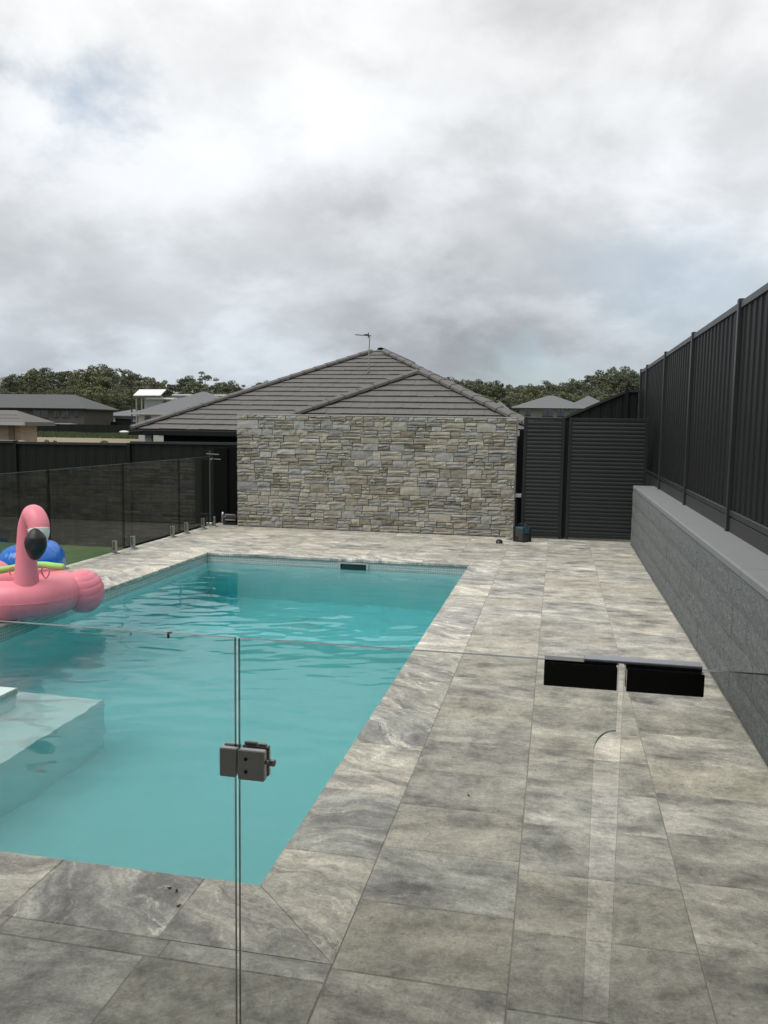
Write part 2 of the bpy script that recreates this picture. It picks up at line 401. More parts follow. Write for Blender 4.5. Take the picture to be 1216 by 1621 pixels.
class MB:
    def __init__(s): s.v = []; s.f = []
    def add(s, v, f):
        k = len(s.v); s.v += [tuple(p) for p in v]; s.f += [tuple(i + k for i in q) for q in f]; return s
    def box(s, x0, x1, y0, y1, z0, z1):
        return s.add([(x0, y0, z0), (x1, y0, z0), (x1, y1, z0), (x0, y1, z0), (x0, y0, z1), (x1, y0, z1), (x1, y1, z1), (x0, y1, z1)],
                     [(3, 2, 1, 0), (4, 5, 6, 7), (0, 1, 5, 4), (1, 2, 6, 5), (2, 3, 7, 6), (3, 0, 4, 7)])
    def cbox(s, x0, x1, y0, y1, z0, z1, c):
        """box with every edge chamfered"""
        c = min(c, (x1 - x0) * .45, (y1 - y0) * .45, (z1 - z0) * .45)
        bm_v = []; idx = {}
        for ix, X in enumerate((x0, x1)):
            for iy, Y in enumerate((y0, y1)):
                for iz, Z in enumerate((z0, z1)):
                    dx = c if ix == 0 else -c; dy = c if iy == 0 else -c; dz = c if iz == 0 else -c
                    idx[(ix, iy, iz, 'x')] = len(bm_v); bm_v.append((X, Y + dy, Z + dz))
                    idx[(ix, iy, iz, 'y')] = len(bm_v); bm_v.append((X + dx, Y, Z + dz))
                    idx[(ix, iy, iz, 'z')] = len(bm_v); bm_v.append((X + dx, Y + dy, Z))
        g = lambda a, b, d, k: idx[(a, b, d, k)]
        F = []
        for i in (0, 1):
            q = [g(i, 0, 0, 'x'), g(i, 1, 0, 'x'), g(i, 1, 1, 'x'), g(i, 0, 1, 'x')]; F.append(tuple(q if i else q[::-1]))
            q = [g(0, i, 0, 'y'), g(1, i, 0, 'y'), g(1, i, 1, 'y'), g(0, i, 1, 'y')]; F.append(tuple(q[::-1] if i else q))
            q = [g(0, 0, i, 'z'), g(1, 0, i, 'z'), g(1, 1, i, 'z'), g(0, 1, i, 'z')]; F.append(tuple(q if i else q[::-1]))
        for a in (0, 1):
            for b_ in (0, 1):
                F.append((g(a, b_, 0, 'x'), g(a, b_, 0, 'y'), g(a, b_, 1, 'y'), g(a, b_, 1, 'x')))
                F.append((g(a, 0, b_, 'x'), g(a, 0, b_, 'z'), g(a, 1, b_, 'z'), g(a, 1, b_, 'x')))
                F.append((g(0, a, b_, 'y'), g(0, a, b_, 'z'), g(1, a, b_, 'z'), g(1, a, b_, 'y')))
        for a in (0, 1):
            for b_ in (0, 1):
                for d in (0, 1): F.append((g(a, b_, d, 'x'), g(a, b_, d, 'y'), g(a, b_, d, 'z')))
        return s.add(bm_v, F)
    def prism(s, poly, y0, y1):
        """polygon in x,z swept along y"""
        n = len(poly)
        v = [(p[0], y0, p[1]) for p in poly] + [(p[0], y1, p[1]) for p in poly]
        f = [tuple(range(n)), tuple(range(2 * n - 1, n - 1, -1))]
        f += [(i, i + n, (i + 1) % n + n, (i + 1) % n) for i in range(n)]
        return s.add(v, f)
    def tube(s, pts, radii, seg=12, cap=True):
        P = [Vector(p) for p in pts]; n = len(P)
        if not hasattr(radii, '__len__'): radii = [radii] * n
        up = Vector((0, 0, 1)); t0 = (P[1] - P[0]).normalized()
        a = t0.orthogonal().normalized() if abs(t0.dot(up)) > 0.95 else t0.cross(up).normalized()
        v = []; f = []
        for i in range(n):
            t = (P[min(i + 1, n - 1)] - P[max(i - 1, 0)]).normalized()
            a = (a - t * a.dot(t)).normalized(); b = t.cross(a)
            for k in range(seg):
                w_ = 2 * math.pi * k / seg
                v.append(P[i] + (a * math.cos(w_) + b * math.sin(w_)) * radii[i])
        for i in range(n - 1):
            for k in range(seg):
                k2 = (k + 1) % seg
                f.append((i * seg + k, i * seg + k2, (i + 1) * seg + k2, (i + 1) * seg + k))
        if cap:
            f.append(tuple(range(seg - 1, -1, -1))); f.append(tuple((n - 1) * seg + k for k in range(seg)))
        return s.add(v, f)
    def ell(s, c, r, nu=24, nv=14, mod=None, rot=None):
        v = []; f = []
        for j in range(nv + 1):
            ph = math.pi * j / nv
            for i in range(nu):
                th = 2 * math.pi * i / nu
                k = mod(th, ph) if mod else 1.0
                p = Vector((r[0] * math.sin(ph) * math.cos(th) * k, r[1] * math.sin(ph) * math.sin(th) * k, r[2] * math.cos(ph) * k))
                if rot: p = rot @ p
                v.append(p + Vector(c))
        for j in range(nv):
            for i in range(nu):
                i2 = (i + 1) % nu
                f.append((j * nu + i, (j + 1) * nu + i, (j + 1) * nu + i2, j * nu + i2))
        return s.add(v, f)
    def obj(s, name, mat, parent=None, smooth=False, loc=None, rot=None):
        return link(name, mesh(name, s.v, s.f, mat, smooth=smooth), parent, loc, rot)

def spline(pts, n):
    """Catmull-Rom through points (each a tuple of any length)"""
    P = [np.array(p, float) for p in pts]; P = [2 * P[0] - P[1]] + P + [2 * P[-1] - P[-2]]
    out = []
    m = len(P) - 3
    for i in range(n):
        u = i / (n - 1) * m; k = min(int(u), m - 1); u -= k
        a, b, c, d = P[k:k + 4]
        out.append(0.5 * (2 * b + (c - a) * u + (2 * a - 5 * b + 4 * c - d) * u * u + (3 * b - a - 3 * c + d) * u ** 3))
    return out

# ================================================================== THE SETTING
# pool interior
PX0, PX1, PY0, PY1 = -4.32, -0.99, 2.695, 9.86
COPE = 0.37
WZ = -0.12

gm = MB(); gm.add([(-900, 15.6, -0.6), (900, 15.6, -0.6), (900, 1500, -0.6), (-900, 1500, -0.6)], [(0, 1, 2, 3)])
gm.add([(-900, -900, -0.6), (-14.0, -900, -0.6), (-14.0, 15.6, -0.6), (-900, 15.6, -0.6)], [(0, 1, 2, 3)])
gm.add([(2.2, -900, -0.6), (900, -900, -0.6), (900, 15.6, -0.6), (2.2, 15.6, -0.6)], [(0, 1, 2, 3)])
gm.add([(-14, -900, -0.6), (2.2, -900, -0.6), (2.2, -9, -0.6), (-14, -9, -0.6)], [(0, 1, 2, 3)])
tag(gm.obj('ground', MT['ground']), 'dry field of bare dirt and rough grass beyond the fences', 'field', kind='structure')
LAWN = -0.76
lw = MB().box(-14, -5.47, -9, 15.55, -1.2, LAWN)
tag(lw.obj('lawn', MT['lawn']), 'lower green lawn outside the glass pool fence', 'lawn', kind='structure')

# deck base (grout shows between the pavers)
db = MB()
o_ = 0.20
db.box(PX1 + o_, 1.30, -4.5, 12.9, -0.75, -0.0025)
db.box(-5.46, PX1 + o_, PY1 + o_, 12.9, -0.75, -0.0025)
db.box(-5.46, PX0 - o_, -4.5, PY1 + o_, -0.75, -0.0025)
db.box(PX0 - o_, PX1 + o_, -4.5, PY0 - o_, -0.75, -0.0025)
deck = tag(db.obj('pool_deck', MT['grout']), 'pale grey travertine paving around the swimming pool', 'paving', kind='structure')

_cache = {}
def slab_mesh(w_, d_, mat, key):
    k = (round(w_, 3), round(d_, 3), key)
    if k not in _cache:
        x, y, c, h = w_ / 2, d_ / 2, 0.003, 0.03
        v = [(-x, -y, -h), (x, -y, -h), (x, y, -h), (-x, y, -h), (-x, -y, -c), (x, -y, -c), (x, y, -c), (-x, y, -c),
             (-x + c, -y + c, 0), (x - c, -y + c, 0), (x - c, y - c, 0), (-x + c, y - c, 0)]
        f = [(3, 2, 1, 0), (8, 9, 10, 11)]
        for i in range(4):
            j = (i + 1) % 4
            f += [(i, j, j + 4, i + 4), (i + 4, j + 4, j + 8, i + 8)]
        _cache[k] = mesh('paver', v, f, mat)
    return _cache[k]
GAP = 0.0022
def paver(x0, x1, y0, y1):
    w_, d_ = x1 - x0 - GAP, y1 - y0 - GAP
    if w_ < 0.03 or d_ < 0.03: return
    o = link('paver', slab_mesh(w_, d_, MT['paver'], 'p'), deck, ((x0 + x1) / 2, (y0 + y1) / 2, random.uniform(-0.0008, 0.0008)))
    o.rotation_euler = (random.uniform(-.0007, .0007), random.uniform(-.0007, .0007), 0)
def column(x0, x1, ybase, ya, yb, step=0.383):
    y = ybase - math.ceil((ybase - ya) / step) * step
    while y < yb - 1e-6:
        paver(x0, x1, max(y, ya), min(y + step, yb)); y += step
YF = 12.52
YN = 0.40
column(-0.62, -0.085, 2.69, YN, YF)
column(-0.085, 0.495, 2.63, YN, YF)
column(0.495, 1.07, 3.07, YN, YF)
x = -0.62; k = 0
while x > -5.45:
    xa = max(x - 0.575, -5.45)
    column(xa, x, (10.3, 10.42, 10.23)[k % 3], PY1 + COPE, YF)
    x = xa; k += 1
column(-5.265, PX0 - COPE, 6.1, 3.0, PY1 + COPE)
column(-5.45, -5.265, 6.3, 3.0, PY1 + COPE)
for (ya, yb, off) in ((2.235, 2.325, 0.12), (1.852, 2.235, 0.03), (1.469, 1.852, 0.32), (1.086, 1.469, 0.03), (0.703, 1.086, 0.32), (0.40, 0.703, 0.03)):
    x = -0.62; first = True
    while x > -3.6:
        xa = x - (0.575 if not first else 0.575 - off * 0.5 + 0.02); first = False
        paver(xa, x, ya, yb); x = xa

# the swimming pool
pool = thing('swimming_pool', ((PX0 + PX1) / 2, (PY0 + PY1) / 2, 0), 'rectangular swimming pool with aqua water and stone coping', 'pool')
pc = Vector(pool.location)
def pobj(mb, name, mat, parent=None, smooth=False):
    o = mb.obj(name, mat, pool if parent is None else parent, smooth)
    if parent is None: o.location = -pc
    return o
IN = 0.02
ZT = -0.0365
sh = MB()
sx0, sx1, sy0, sy1 = PX0 - IN, PX1 + IN, PY0 - IN, PY1 + IN
ow = o_ - 0.001
sh.box(PX0 - ow, sx0, PY0 - ow, PY1 + ow, -2.4, ZT); sh.box(sx1, PX1 + ow, PY0 - ow, PY1 + ow, -2.4, ZT)
sh.box(sx0, sx1, PY0 - ow, sy0, -2.4, ZT); sh.box(sx0, sx1, sy1, PY1 + ow, -2.4, ZT)
zf = lambda y: -0.92 - 1.13 * (y - PY0) / (PY1 - PY0)
sh.add([(sx0, sy0, zf(sy0)), (sx1, sy0, zf(sy0)), (sx1, sy1, zf(sy1)), (sx0, sy1, zf(sy1)),
        (sx0, sy0, -2.4), (sx1, sy0, -2.4), (sx1, sy1, -2.4), (sx0, sy1, -2.4)],
       [(0, 1, 2, 3), (7, 6, 5, 4)])
pobj(sh, 'pool_shell', MT['plaster'])
tb = 0.006
for nm, a in (('far', (sx0, sx1, sy1 - tb, sy1 - 0.0002)), ('left', (sx0 + 0.0002, sx0 + tb, sy0 + tb, sy1 - tb)),
              ('right', (sx1 - tb, sx1 - 0.0002, sy0 + tb, sy1 - tb)), ('near', (sx0, sx1, sy0 + 0.0002, sy0 + tb))):
    pobj(MB().box(*a, -0.19, ZT - 0.001), 'waterline_tile', MT['mosaic'])
# entry steps
st1 = MB().box(sx0 + tb + 0.001, -3.40, PY0 + 0.3, 4.69, -2.0, WZ + 0.030)
st2 = MB().box(-3.3995, -2.925, PY0 + 0.3, 4.95, -1.9, -0.40).box(sx0 + tb + 0.001, -3.3995, 4.6905, 4.95, -1.9, -0.40)
pobj(st1, 'step', MT['plaster']); pobj(st2, 'step', MT['plaster'])
pobj(MB().box(-3.3994, -3.392, PY0 + 0.31, 4.6975, WZ - 0.03, WZ + 0.0295).box(sx0 + 0.02, -3.3994, 4.6902, 4.6975, WZ - 0.03, WZ + 0.0295), 'step_tile', MT['mosaic'])
# skimmer on the far wall; a dark panel paints the shade in its mouth
sk = pobj(MB().box(-2.60, -2.575, sy1 - 0.03, sy1 - tb - .0005, -0.19, -0.045).box(-2.245, -2.22, sy1 - 0.03, sy1 - tb - .0005, -0.19, -0.045)
          .box(-2.5749, -2.2451, sy1 - 0.03, sy1 - tb - .0005, -0.06, -0.045), 'skimmer', MT['mosaic'])
pobj(MB().box(-2.574, -2.246, sy1 - 0.013, sy1 - tb - .001, -0.189, -0.0605), 'skimmer_mouth_shade', MT['skim'], sk)
# drain cover on the floor
dz = zf(8.75)
dr = MB()
rp = [(0.0, 0.014), (0.10, 0.014), (0.105, 0.006), (0.125, 0.006), (0.13, 0.014), (0.20, 0.012), (0.21, 0.0)]
v = []; f = []
for (r_, h_) in rp:
    for i in range(28): v.append((-2.71 + r_ * math.cos(i * math.pi / 14), 8.75 + r_ * math.sin(i * math.pi / 14), dz + h_))
for j in range(len(rp) - 1):
    for i in range(28): f.append((j * 28 + i, (j + 1) * 28 + i, (j + 1) * 28 + (i + 1) % 28, j * 28 + (i + 1) % 28))
dr.add(v, f); pobj(dr, 'drain_cover', MT['white'])
# coping stones
def coping(x0, x1, y0, y1):
    w_, d_ = x1 - x0 - GAP, y1 - y0 - GAP
    o = link('coping_stone', slab_mesh(w_, d_, MT['coping'], 'c'), pool, ((x0 + x1) / 2 - pc.x, (y0 + y1) / 2 - pc.y, random.uniform(-.0006, .0006)))
def coping_poly(pts):
    cx = sum(p[0] for p in pts) / len(pts); cy = sum(p[1] for p in pts) / len(pts)
    q = [(cx + (p[0] - cx) * 0.992, cy + (p[1] - cy) * 0.992) for p in pts]
    n = len(q)
    v = [(p[0] - cx, p[1] - cy, -0.03) for p in q] + [(p[0] - cx, p[1] - cy, 0) for p in q]
    f = [tuple(range(n - 1, -1, -1)), tuple(range(n, 2 * n))] + [(i, (i + 1) % n, (i + 1) % n + n, i + n) for i in range(n)]
    link('coping_stone', mesh('coping_stone', v, f, MT['coping']), pool, (cx - pc.x, cy - pc.y, 0))
X1o, Y0o, Y1o, X0o = -0.62, 2.325, PY1 + COPE, PX0 - COPE
coping_poly([(PX1, PY0), (X1o, Y0o), (X1o, 2.965), (PX1, 2.965)])
coping_poly([(PX1, PY0), (-1.20, PY0), (-1.20, Y0o), (X1o, Y0o)])
y = 2.965
while y < PY1 - 0.2: coping(PX1, X1o, y, min(y + 0.567, PY1 + 0.0) if y + 0.567 < PY1 - 0.2 else PY1); y += 0.567
coping(PX1, X1o, PY1, Y1o)
x = PX1
while x > PX0 + 0.1: coping(max(x - 0.575, PX0), x, PY1, Y1o); x -= 0.575
coping(X0o, PX0, PY1, Y1o)
y = PY1
while y > PY0 + 0.1: coping(X0o, PX0, max(y - 0.567, PY0), y); y -= 0.567
x = -1.20
while x > PX0 + 0.1: coping(max(x - 0.57, PX0), x, Y0o, PY0); x -= 0.57

# water: a closed body, its sides and bottom inside the shell
nx, ny = 150, 330
wx0, wx1, wy0, wy1 = sx0 - 0.03, sx1 + 0.03, sy0 - 0.03, sy1 + 0.03
gx, gy = np.meshgrid(np.linspace(wx0, wx1, nx), np.linspace(wy0, wy1, ny))
hh = np.zeros_like(gx)
for _ in range(70):
    lam = 0.11 + 0.34 * rng.random() ** 1.6; th = rng.normal(math.pi / 2 + 0.12, 0.42); ph = rng.uniform(0, 6.28)
    kx, ky = 2 * math.pi / lam * math.cos(th), 2 * math.pi / lam * math.sin(th)
    hh += 0.00027 * (lam / 0.25) * np.sin(kx * gx + ky * gy + ph + 0.6 * np.sin(1.7 * gx + ph) + 0.5 * np.sin(2.1 * gy - ph))
patch = 0.42 + 0.30 * np.sin(1.9 * gy + 0.8 * gx + 1.0) * np.cos(1.3 * gx - 0.7 * gy) + 0.95 * np.exp(-((gy - 6.5 - 0.25 * np.sin(2.2 * gx)) / 0.95) ** 2) + 1.1 * np.exp(-((gx + 3.1) / 0.6) ** 2 - ((gy - 4.2) / 0.8) ** 2)
hh *= patch
v = [(a, b, WZ + c) for a, b, c in zip(gx.ravel(), gy.ravel(), hh.ravel())]
f = [(j * nx + i, j * nx + i + 1, (j + 1) * nx + i + 1, (j + 1) * nx + i) for j in range(ny - 1) for i in range(nx - 1)]
b0 = len(v)
v += [(wx0, wy0, -2.3), (wx1, wy0, -2.3), (wx1, wy1, -2.3), (wx0, wy1, -2.3)]
f.append((b0 + 3, b0 + 2, b0 + 1, b0))
f.append(tuple([b0, b0 + 1] + [i for i in range(nx - 1, -1, -1)]))
f.append(tuple([b0 + 2, b0 + 3] + [(ny - 1) * nx + i for i in range(nx)]))
f.append(tuple([b0 + 1, b0 + 2] + [j * nx + nx - 1 for j in range(ny - 1, -1, -1)]))
f.append(tuple([b0 + 3, b0] + [j * nx for j in range(ny)]))
mi = [0] * len(f)
wm = mesh('water', v, f, MT['water'])
wm.polygons.foreach_set('use_smooth', [i < (nx - 1) * (ny - 1) for i in range(len(f))]); wm.update()
tag(link('water', wm), 'clear aqua pool water with faint ripples', 'water', kind='structure')

# ------------------------------------------------------------------ stone feature wall
WX0, WX1, WYF, WYB, WH = -5.0, -0.607, 12.57, 12.86, 1.79
wall = thing('stone_wall', (WX0, WYF, 0), 'stacked ledgestone feature wall of grey and beige blocks behind the pool', 'stone wall')
def wloc(o): o.location = (-WX0, -WYF, 0); return o
wloc(MB().box(WX0 + 0.012, WX1 - 0.004, WYF + 0.012, WYB, -0.05, WH - 0.012).obj('wall_core', MT['mortar'], wall))
wloc(MB().box(WX1 - 0.0035, WX1 + 0.004, WYF + 0.03, WYB + .01, 0.0, 1.66).obj('end_render', MT['render'], wall))
wloc(MB().cbox(WX0, WX1 - 0.002, WYF - 0.004, WYB + 0.005, WH - 0.0115, WH + 0.004, 0.003).obj('capping', MT['render'], wall))
rects = []
z = 0.004; ZTOP = WH - 0.013
while z < ZTOP - 0.03:
    h_ = random.choice([0.075, 0.085, 0.10, 0.11, 0.125, 0.14])
    if ZTOP - z - h_ < 0.07: h_ = ZTOP - z
    x = WX0
    while x < WX1 - 1e-4:
        w_ = random.uniform(0.12, 0.36)
        if WX1 - x - w_ < 0.10: w_ = WX1 - x
        r_ = random.random()
        if r_ < 0.22 or h_ < 0.09 and r_ < 0.45:
            if w_ > h_ * 2.9: w2 = w_ * random.uniform(.35, .65); rects += [(x, x + w2, z, z + h_), (x + w2, x + w_, z, z + h_)]
            else: rects.append((x, x + w_, z, z + h_))
        elif r_ < 0.70 or h_ < 0.12:
            s_ = h_ * random.uniform(0.35, 0.65)
            for a, b in ((0, s_), (s_, h_)):
                n_ = 1 if w_ < 0.22 else random.choice([1, 1, 2])
                if n_ == 1: rects.append((x, x + w_, z + a, z + b))
                else:
                    w2 = w_ * random.uniform(.3, .7); rects += [(x, x + w2, z + a, z + b), (x + w2, x + w_, z + a, z + b)]
        else:
            a = h_ * random.uniform(.28, .4); b = h_ * random.uniform(.6, .72)
            for p, q in ((0, a), (a, b), (b, h_)):
                w2 = w_ * random.uniform(.3, .7)
                if random.random() < 0.5: rects += [(x, x + w2, z + p, z + q), (x + w2, x + w_, z + p, z + q)]
                else: rects.append((x, x + w_, z + p, z + q))
        x += w_
    z += h_
rects.sort(key=lambda r: -(r[1] - r[0]) * (r[3] - r[2]))
def stone_geo(w_, h_):
    g_ = 0.0034
    n1, n2 = 4, 3
    xs = np.linspace(g_, w_ - g_, n1); zs = np.linspace(g_, h_ - g_, n2)
    pr_ = random.uniform(0.002, 0.022); tx = random.uniform(-.012, .012); tz = random.uniform(-.012, .012)
    v = []
    for j in range(n2):
        for i in range(n1):
            ex = (i in (0, n1 - 1)); ez = (j in (0, n2 - 1))
            d = pr_ + tx * (i / (n1 - 1) - .5) + tz * (j / (n2 - 1) - .5) + random.uniform(-.007, .007) - (0.007 if ex or ez else 0)
            v.append((xs[i] + (random.uniform(-.003, .003) if not ex else random.uniform(-.0015, .0012)),
                      -max(d, -0.004), zs[j] + random.uniform(-.0022, .0022) * (1 if ez else 2)))
    f = [(j * n1 + i, j * n1 + i + 1, (j + 1) * n1 + i + 1, (j + 1) * n1 + i) for j in range(n2 - 1) for i in range(n1 - 1)]
    ring = [i for i in range(n1)] + [j * n1 + n1 - 1 for j in range(1, n2)] + [(n2 - 1) * n1 + i for i in range(n1 - 2, -1, -1)] + [j * n1 for j in range(n2 - 2, 0, -1)]
    b = len(v)
    for q in ring: v.append((v[q][0], 0.016, v[q][2]))
    n = len(ring)
    for i in range(n): f.append((ring[(i + 1) % n], ring[i], b + i, b + (i + 1) % n))
    return v, f
def tints(me, vals):
    a = me.attributes.new('tint', 'FLOAT', 'FACE'); a.data.foreach_set('value', vals)
for (x0, x1, z0, z1) in rects[:300]:
    v, f = stone_geo(x1 - x0, z1 - z0)
    me = mesh('stone', v, f, MT['stone']); tints(me, [random.random()] * len(f))
    link('stone', me, wall, (x0 - WX0, 0, z0))
mb = MB(); tv = []
for (x0, x1, z0, z1) in rects[300:]:
    v, f = stone_geo(x1 - x0, z1 - z0)
    mb.add([(p[0] + x0 - WX0, p[1], p[2] + z0) for p in v], f); tv += [random.random()] * len(f)
me = mesh('small_stones', mb.v, mb.f, MT['stone']); tints(me, tv)
tag(link('small_stones', me, wall), kind='stuff')
# return stones at the top of the right hand end
for (z0, z1) in ((1.665, 1.775),):
    v, f = stone_geo(0.20, z1 - z0)
    me = mesh('stone', v, f, MT['stone']); tints(me, [0.86] * len(f))
    o = link('stone', me, wall, (WX1 - WX0 + 0.004, 0.02, z0), (0, 0, rad(90)))
wloc(MB().cbox(WX1 + 0.0045, WX1 + 0.10, WYF + 0.05, WYB, 0.60, 0.645, 0.005).obj('ledge', MT['render'], wall))

# ------------------------------------------------------------------ retaining wall of split-face blocks
RX0, RX1, RYE, RTOP = 1.075, 1.352, 12.33, 0.848
ret = thing('retaining_wall', (RX0, RYE, 0), 'low charcoal split-face block retaining wall with a smooth capping', 'retaining wall')
def rl(o): o.location = (-RX0, -RYE, 0); return o
rl(MB().box(RX0 + 0.003, RX1 + 0.3, -4.5, RYE - 0.012, -0.3, RTOP - 0.062).obj('wall_core', MT['palemortar'], ret))
def block_mesh(L, H):
    n1, n2 = 7, 5
    v = []
    for j in range(n2):
        for i in range(n1):
            e = i in (0, n1 - 1) or j in (0, n2 - 1)
            v.append((-(random.uniform(0, .001) if e else random.uniform(.001, .009)), i / (n1 - 1) * L, j / (n2 - 1) * H))
    f = [(j * n1 + i, (j + 1) * n1 + i, (j + 1) * n1 + i + 1, j * n1 + i + 1) for j in range(n2 - 1) for i in range(n1 - 1)]
    ring = list(range(n1)) + [j * n1 + n1 - 1 for j in range(1, n2)] + [(n2 - 1) * n1 + i for i in range(n1 - 2, -1, -1)] + [j * n1 for j in range(n2 - 2, 0, -1)]
    b = len(v); n = len(ring)
    for q in ring: v.append((0.03, v[q][1], v[q][2]))
    for i in range(n): f.append((ring[i], ring[(i + 1) % n], b + (i + 1) % n, b + i))
    return mesh('block', v, f, MT['block'])
CH = (RTOP - 0.062) / 4
bm_ = [block_mesh(0.389, CH - 0.005) for _ in range(10)]
hm_ = [block_mesh(0.193, CH - 0.005) for _ in range(3)]
for r_ in range(4):
    y = RYE
    if r_ % 2: link('block', random.choice(hm_), ret, (0.0, y - 0.1925 - RYE, r_ * CH + 0.002)); y -= 0.195
    while y > 1.0:
        link('block', random.choice(bm_), ret, (random.uniform(-.002, .002), y - 0.3885 - RYE, r_ * CH + 0.002)); y -= 0.391
y = RYE
while y > 0.4:
    y2 = max(y - 2.4, 0.3)
    rl(MB().cbox(RX0 - 0.004, RX1 + 0.12, y2 + .001, y, RTOP - 0.0615, RTOP, 0.012).obj('cap_slab', MT['cap'], ret)); y = y2

# ------------------------------------------------------------------ corrugated steel fences
def sheet(y0, y1, z0, z1, xb, depth=0.011, per=0.18):
    """trapezoidal sheet in the y-z plane"""
    prof = []
    y = y0
    while y < y1 - 1e-4:
        for (a, d) in ((0.0, 0), (0.30, 0), (0.42, depth), (0.80, depth), (0.92, 0)):
            yy = y + a * per
            if yy <= y1: prof.append((yy, d))
        y += per
    prof.append((y1, 0))
    v = []; n = len(prof)
    for zz in (z0, z1):
        for (yy, d) in prof: v.append((xb + d, yy, zz))
    for zz in (z0, z1):
        for (yy, d) in prof: v.append((xb + d + 0.0015, yy, zz))
    f = [(i, i + n, i + n + 1, i + 1) for i in range(n - 1)] + [(2 * n + i, 2 * n + i + 1, 3 * n + i + 1, 3 * n + i) for i in range(n - 1)]
    return v, f
PY = [15.01, 14.0, 11.67, 9.36, 7.04, 4.72, 2.40, 0.08]
FX = 1.356
fen = thing('boundary_fence', (FX, 14.0, 0.85), 'tall charcoal corrugated steel fence on top of the retaining wall', 'fence')
def fl(o): o.location = (-FX, -14.0, -0.85); return o
for i, yp in enumerate(PY):
    fl(MB().cbox(FX - 0.022, FX + 0.05, yp - 0.032, yp + 0.032, 0.60, 2.668, 0.004).obj('post', MT['rail'], fen))
for a, b in zip(PY[1:], PY[:-1]):
    ya, yb = a + 0.0325, b - 0.0325
    fl(MB().cbox(FX - 0.008, FX + 0.045, ya, yb, 2.592, 2.648, 0.004).obj('top_rail', MT['rail'], fen))
    fl(MB().cbox(FX - 0.006, FX + 0.045, ya, yb, 0.975, 1.022, 0.004).obj('bottom_rail', MT['rail'], fen))
    v, f = sheet(ya, yb, 1.0225, 2.5915, FX + 0.006)
    fl(MB().add(v, f).obj('corrugated_sheet', MT['charcoal'], fen))
    fl(MB().cbox(FX + 0.001, FX + 0.05, ya, yb, 0.50, 0.962, 0.004).obj('plinth_board', MT['plinth'], fen))
    fl(MB().box(FX + 0.012, FX + 0.045, ya, yb, 0.9622, 0.9748).obj('shadow_strip', MT['black'], fen))

# raked return fence behind the gates
rf = thing('raked_fence', (0.7, 15.05, -0.5), 'charcoal steel fence with a sloping top behind the slatted gates', 'fence')
def raked(x0, x1, zt0, zt1, zb, par, org, Yc, per=0.18):
    n = max(1, int((x1 - x0) / per)); v = []; f = []
    prof = []
    for i in range(n):
        for (a, d) in ((0.0, 0), (0.30, 0), (0.42, .010), (0.80, .010), (0.92, 0)): prof.append((x0 + (i + a) * (x1 - x0) / n, d))
    prof.append((x1, 0))
    m_ = len(prof)
    for (xx, d) in prof: v.append((xx, Yc - d, zb))
    for (xx, d) in prof: v.append((xx, Yc - d, zt0 + (zt1 - zt0) * (xx - x0) / (x1 - x0) - 0.02))
    f = [(i, i + 1, i + 1 + m_, i + m_) for i in range(m_ - 1)]
    o = MB().add(v, f).obj('corrugated_sheet', MT['charcoal'], par); o.location = -Vector(org)
    t = MB().add([(x0, Yc - .045, zt0 - .045), (x1, Yc - .045, zt1 - .045), (x1, Yc + .02, zt1 - .045), (x0, Yc + .02, zt0 - .045),
                  (x0, Yc - .045, zt0), (x1, Yc - .045, zt1), (x1, Yc + .02, zt1), (x0, Yc + .02, zt0)],
                 [(3, 2, 1, 0), (4, 5, 6, 7), (0, 1, 5, 4), (1, 2, 6, 5), (2, 3, 7, 6), (3, 0, 4, 7)])
    o = t.obj('top_rail', MT['rail'], par); o.location = -Vector(org)
def fpost(xx, Yc, z0, z1, par, org):
    o = MB().cbox(xx - .032, xx + .032, Yc - .055, Yc + .03, z0, z1, .004).obj('post', MT['charcoal'], par); o.location = -Vector(org)
rorg = tuple(rf.location)
raked(-0.55, 1.10, 1.55, 2.30, -0.6, rf, rorg, 15.05)
raked(1.1643, 1.33, 2.32, 2.32, -0.6, rf, rorg, 15.05)
fpost(1.132, 15.05, -0.6, 2.335, rf, rorg); fpost(-0.582, 15.05, -0.6, 1.57, rf, rorg)

# fence at the back of the lawn
lf = thing('lawn_fence', (-9, 14.45, -0.5), 'charcoal steel fence along the back of the lower lawn', 'fence')
lorg = tuple(lf.location)
xs_ = [-19.9, -17.5, -15.1, -12.7, -10.3, -7.9, -5.5, -5.16]
tops = [1.235, 1.235, 1.235, 1.235, 1.235, 1.285, 1.30]
for i in range(len(xs_) - 1):
    raked(xs_[i] + .033, xs_[i + 1] - .033, tops[i] - 0.008, tops[i] + 0.008, -0.95, lf, lorg, 14.45, 0.2)
    fpost(xs_[i + 1], 14.45, -0.95, tops[i] + 0.012, lf, lorg)

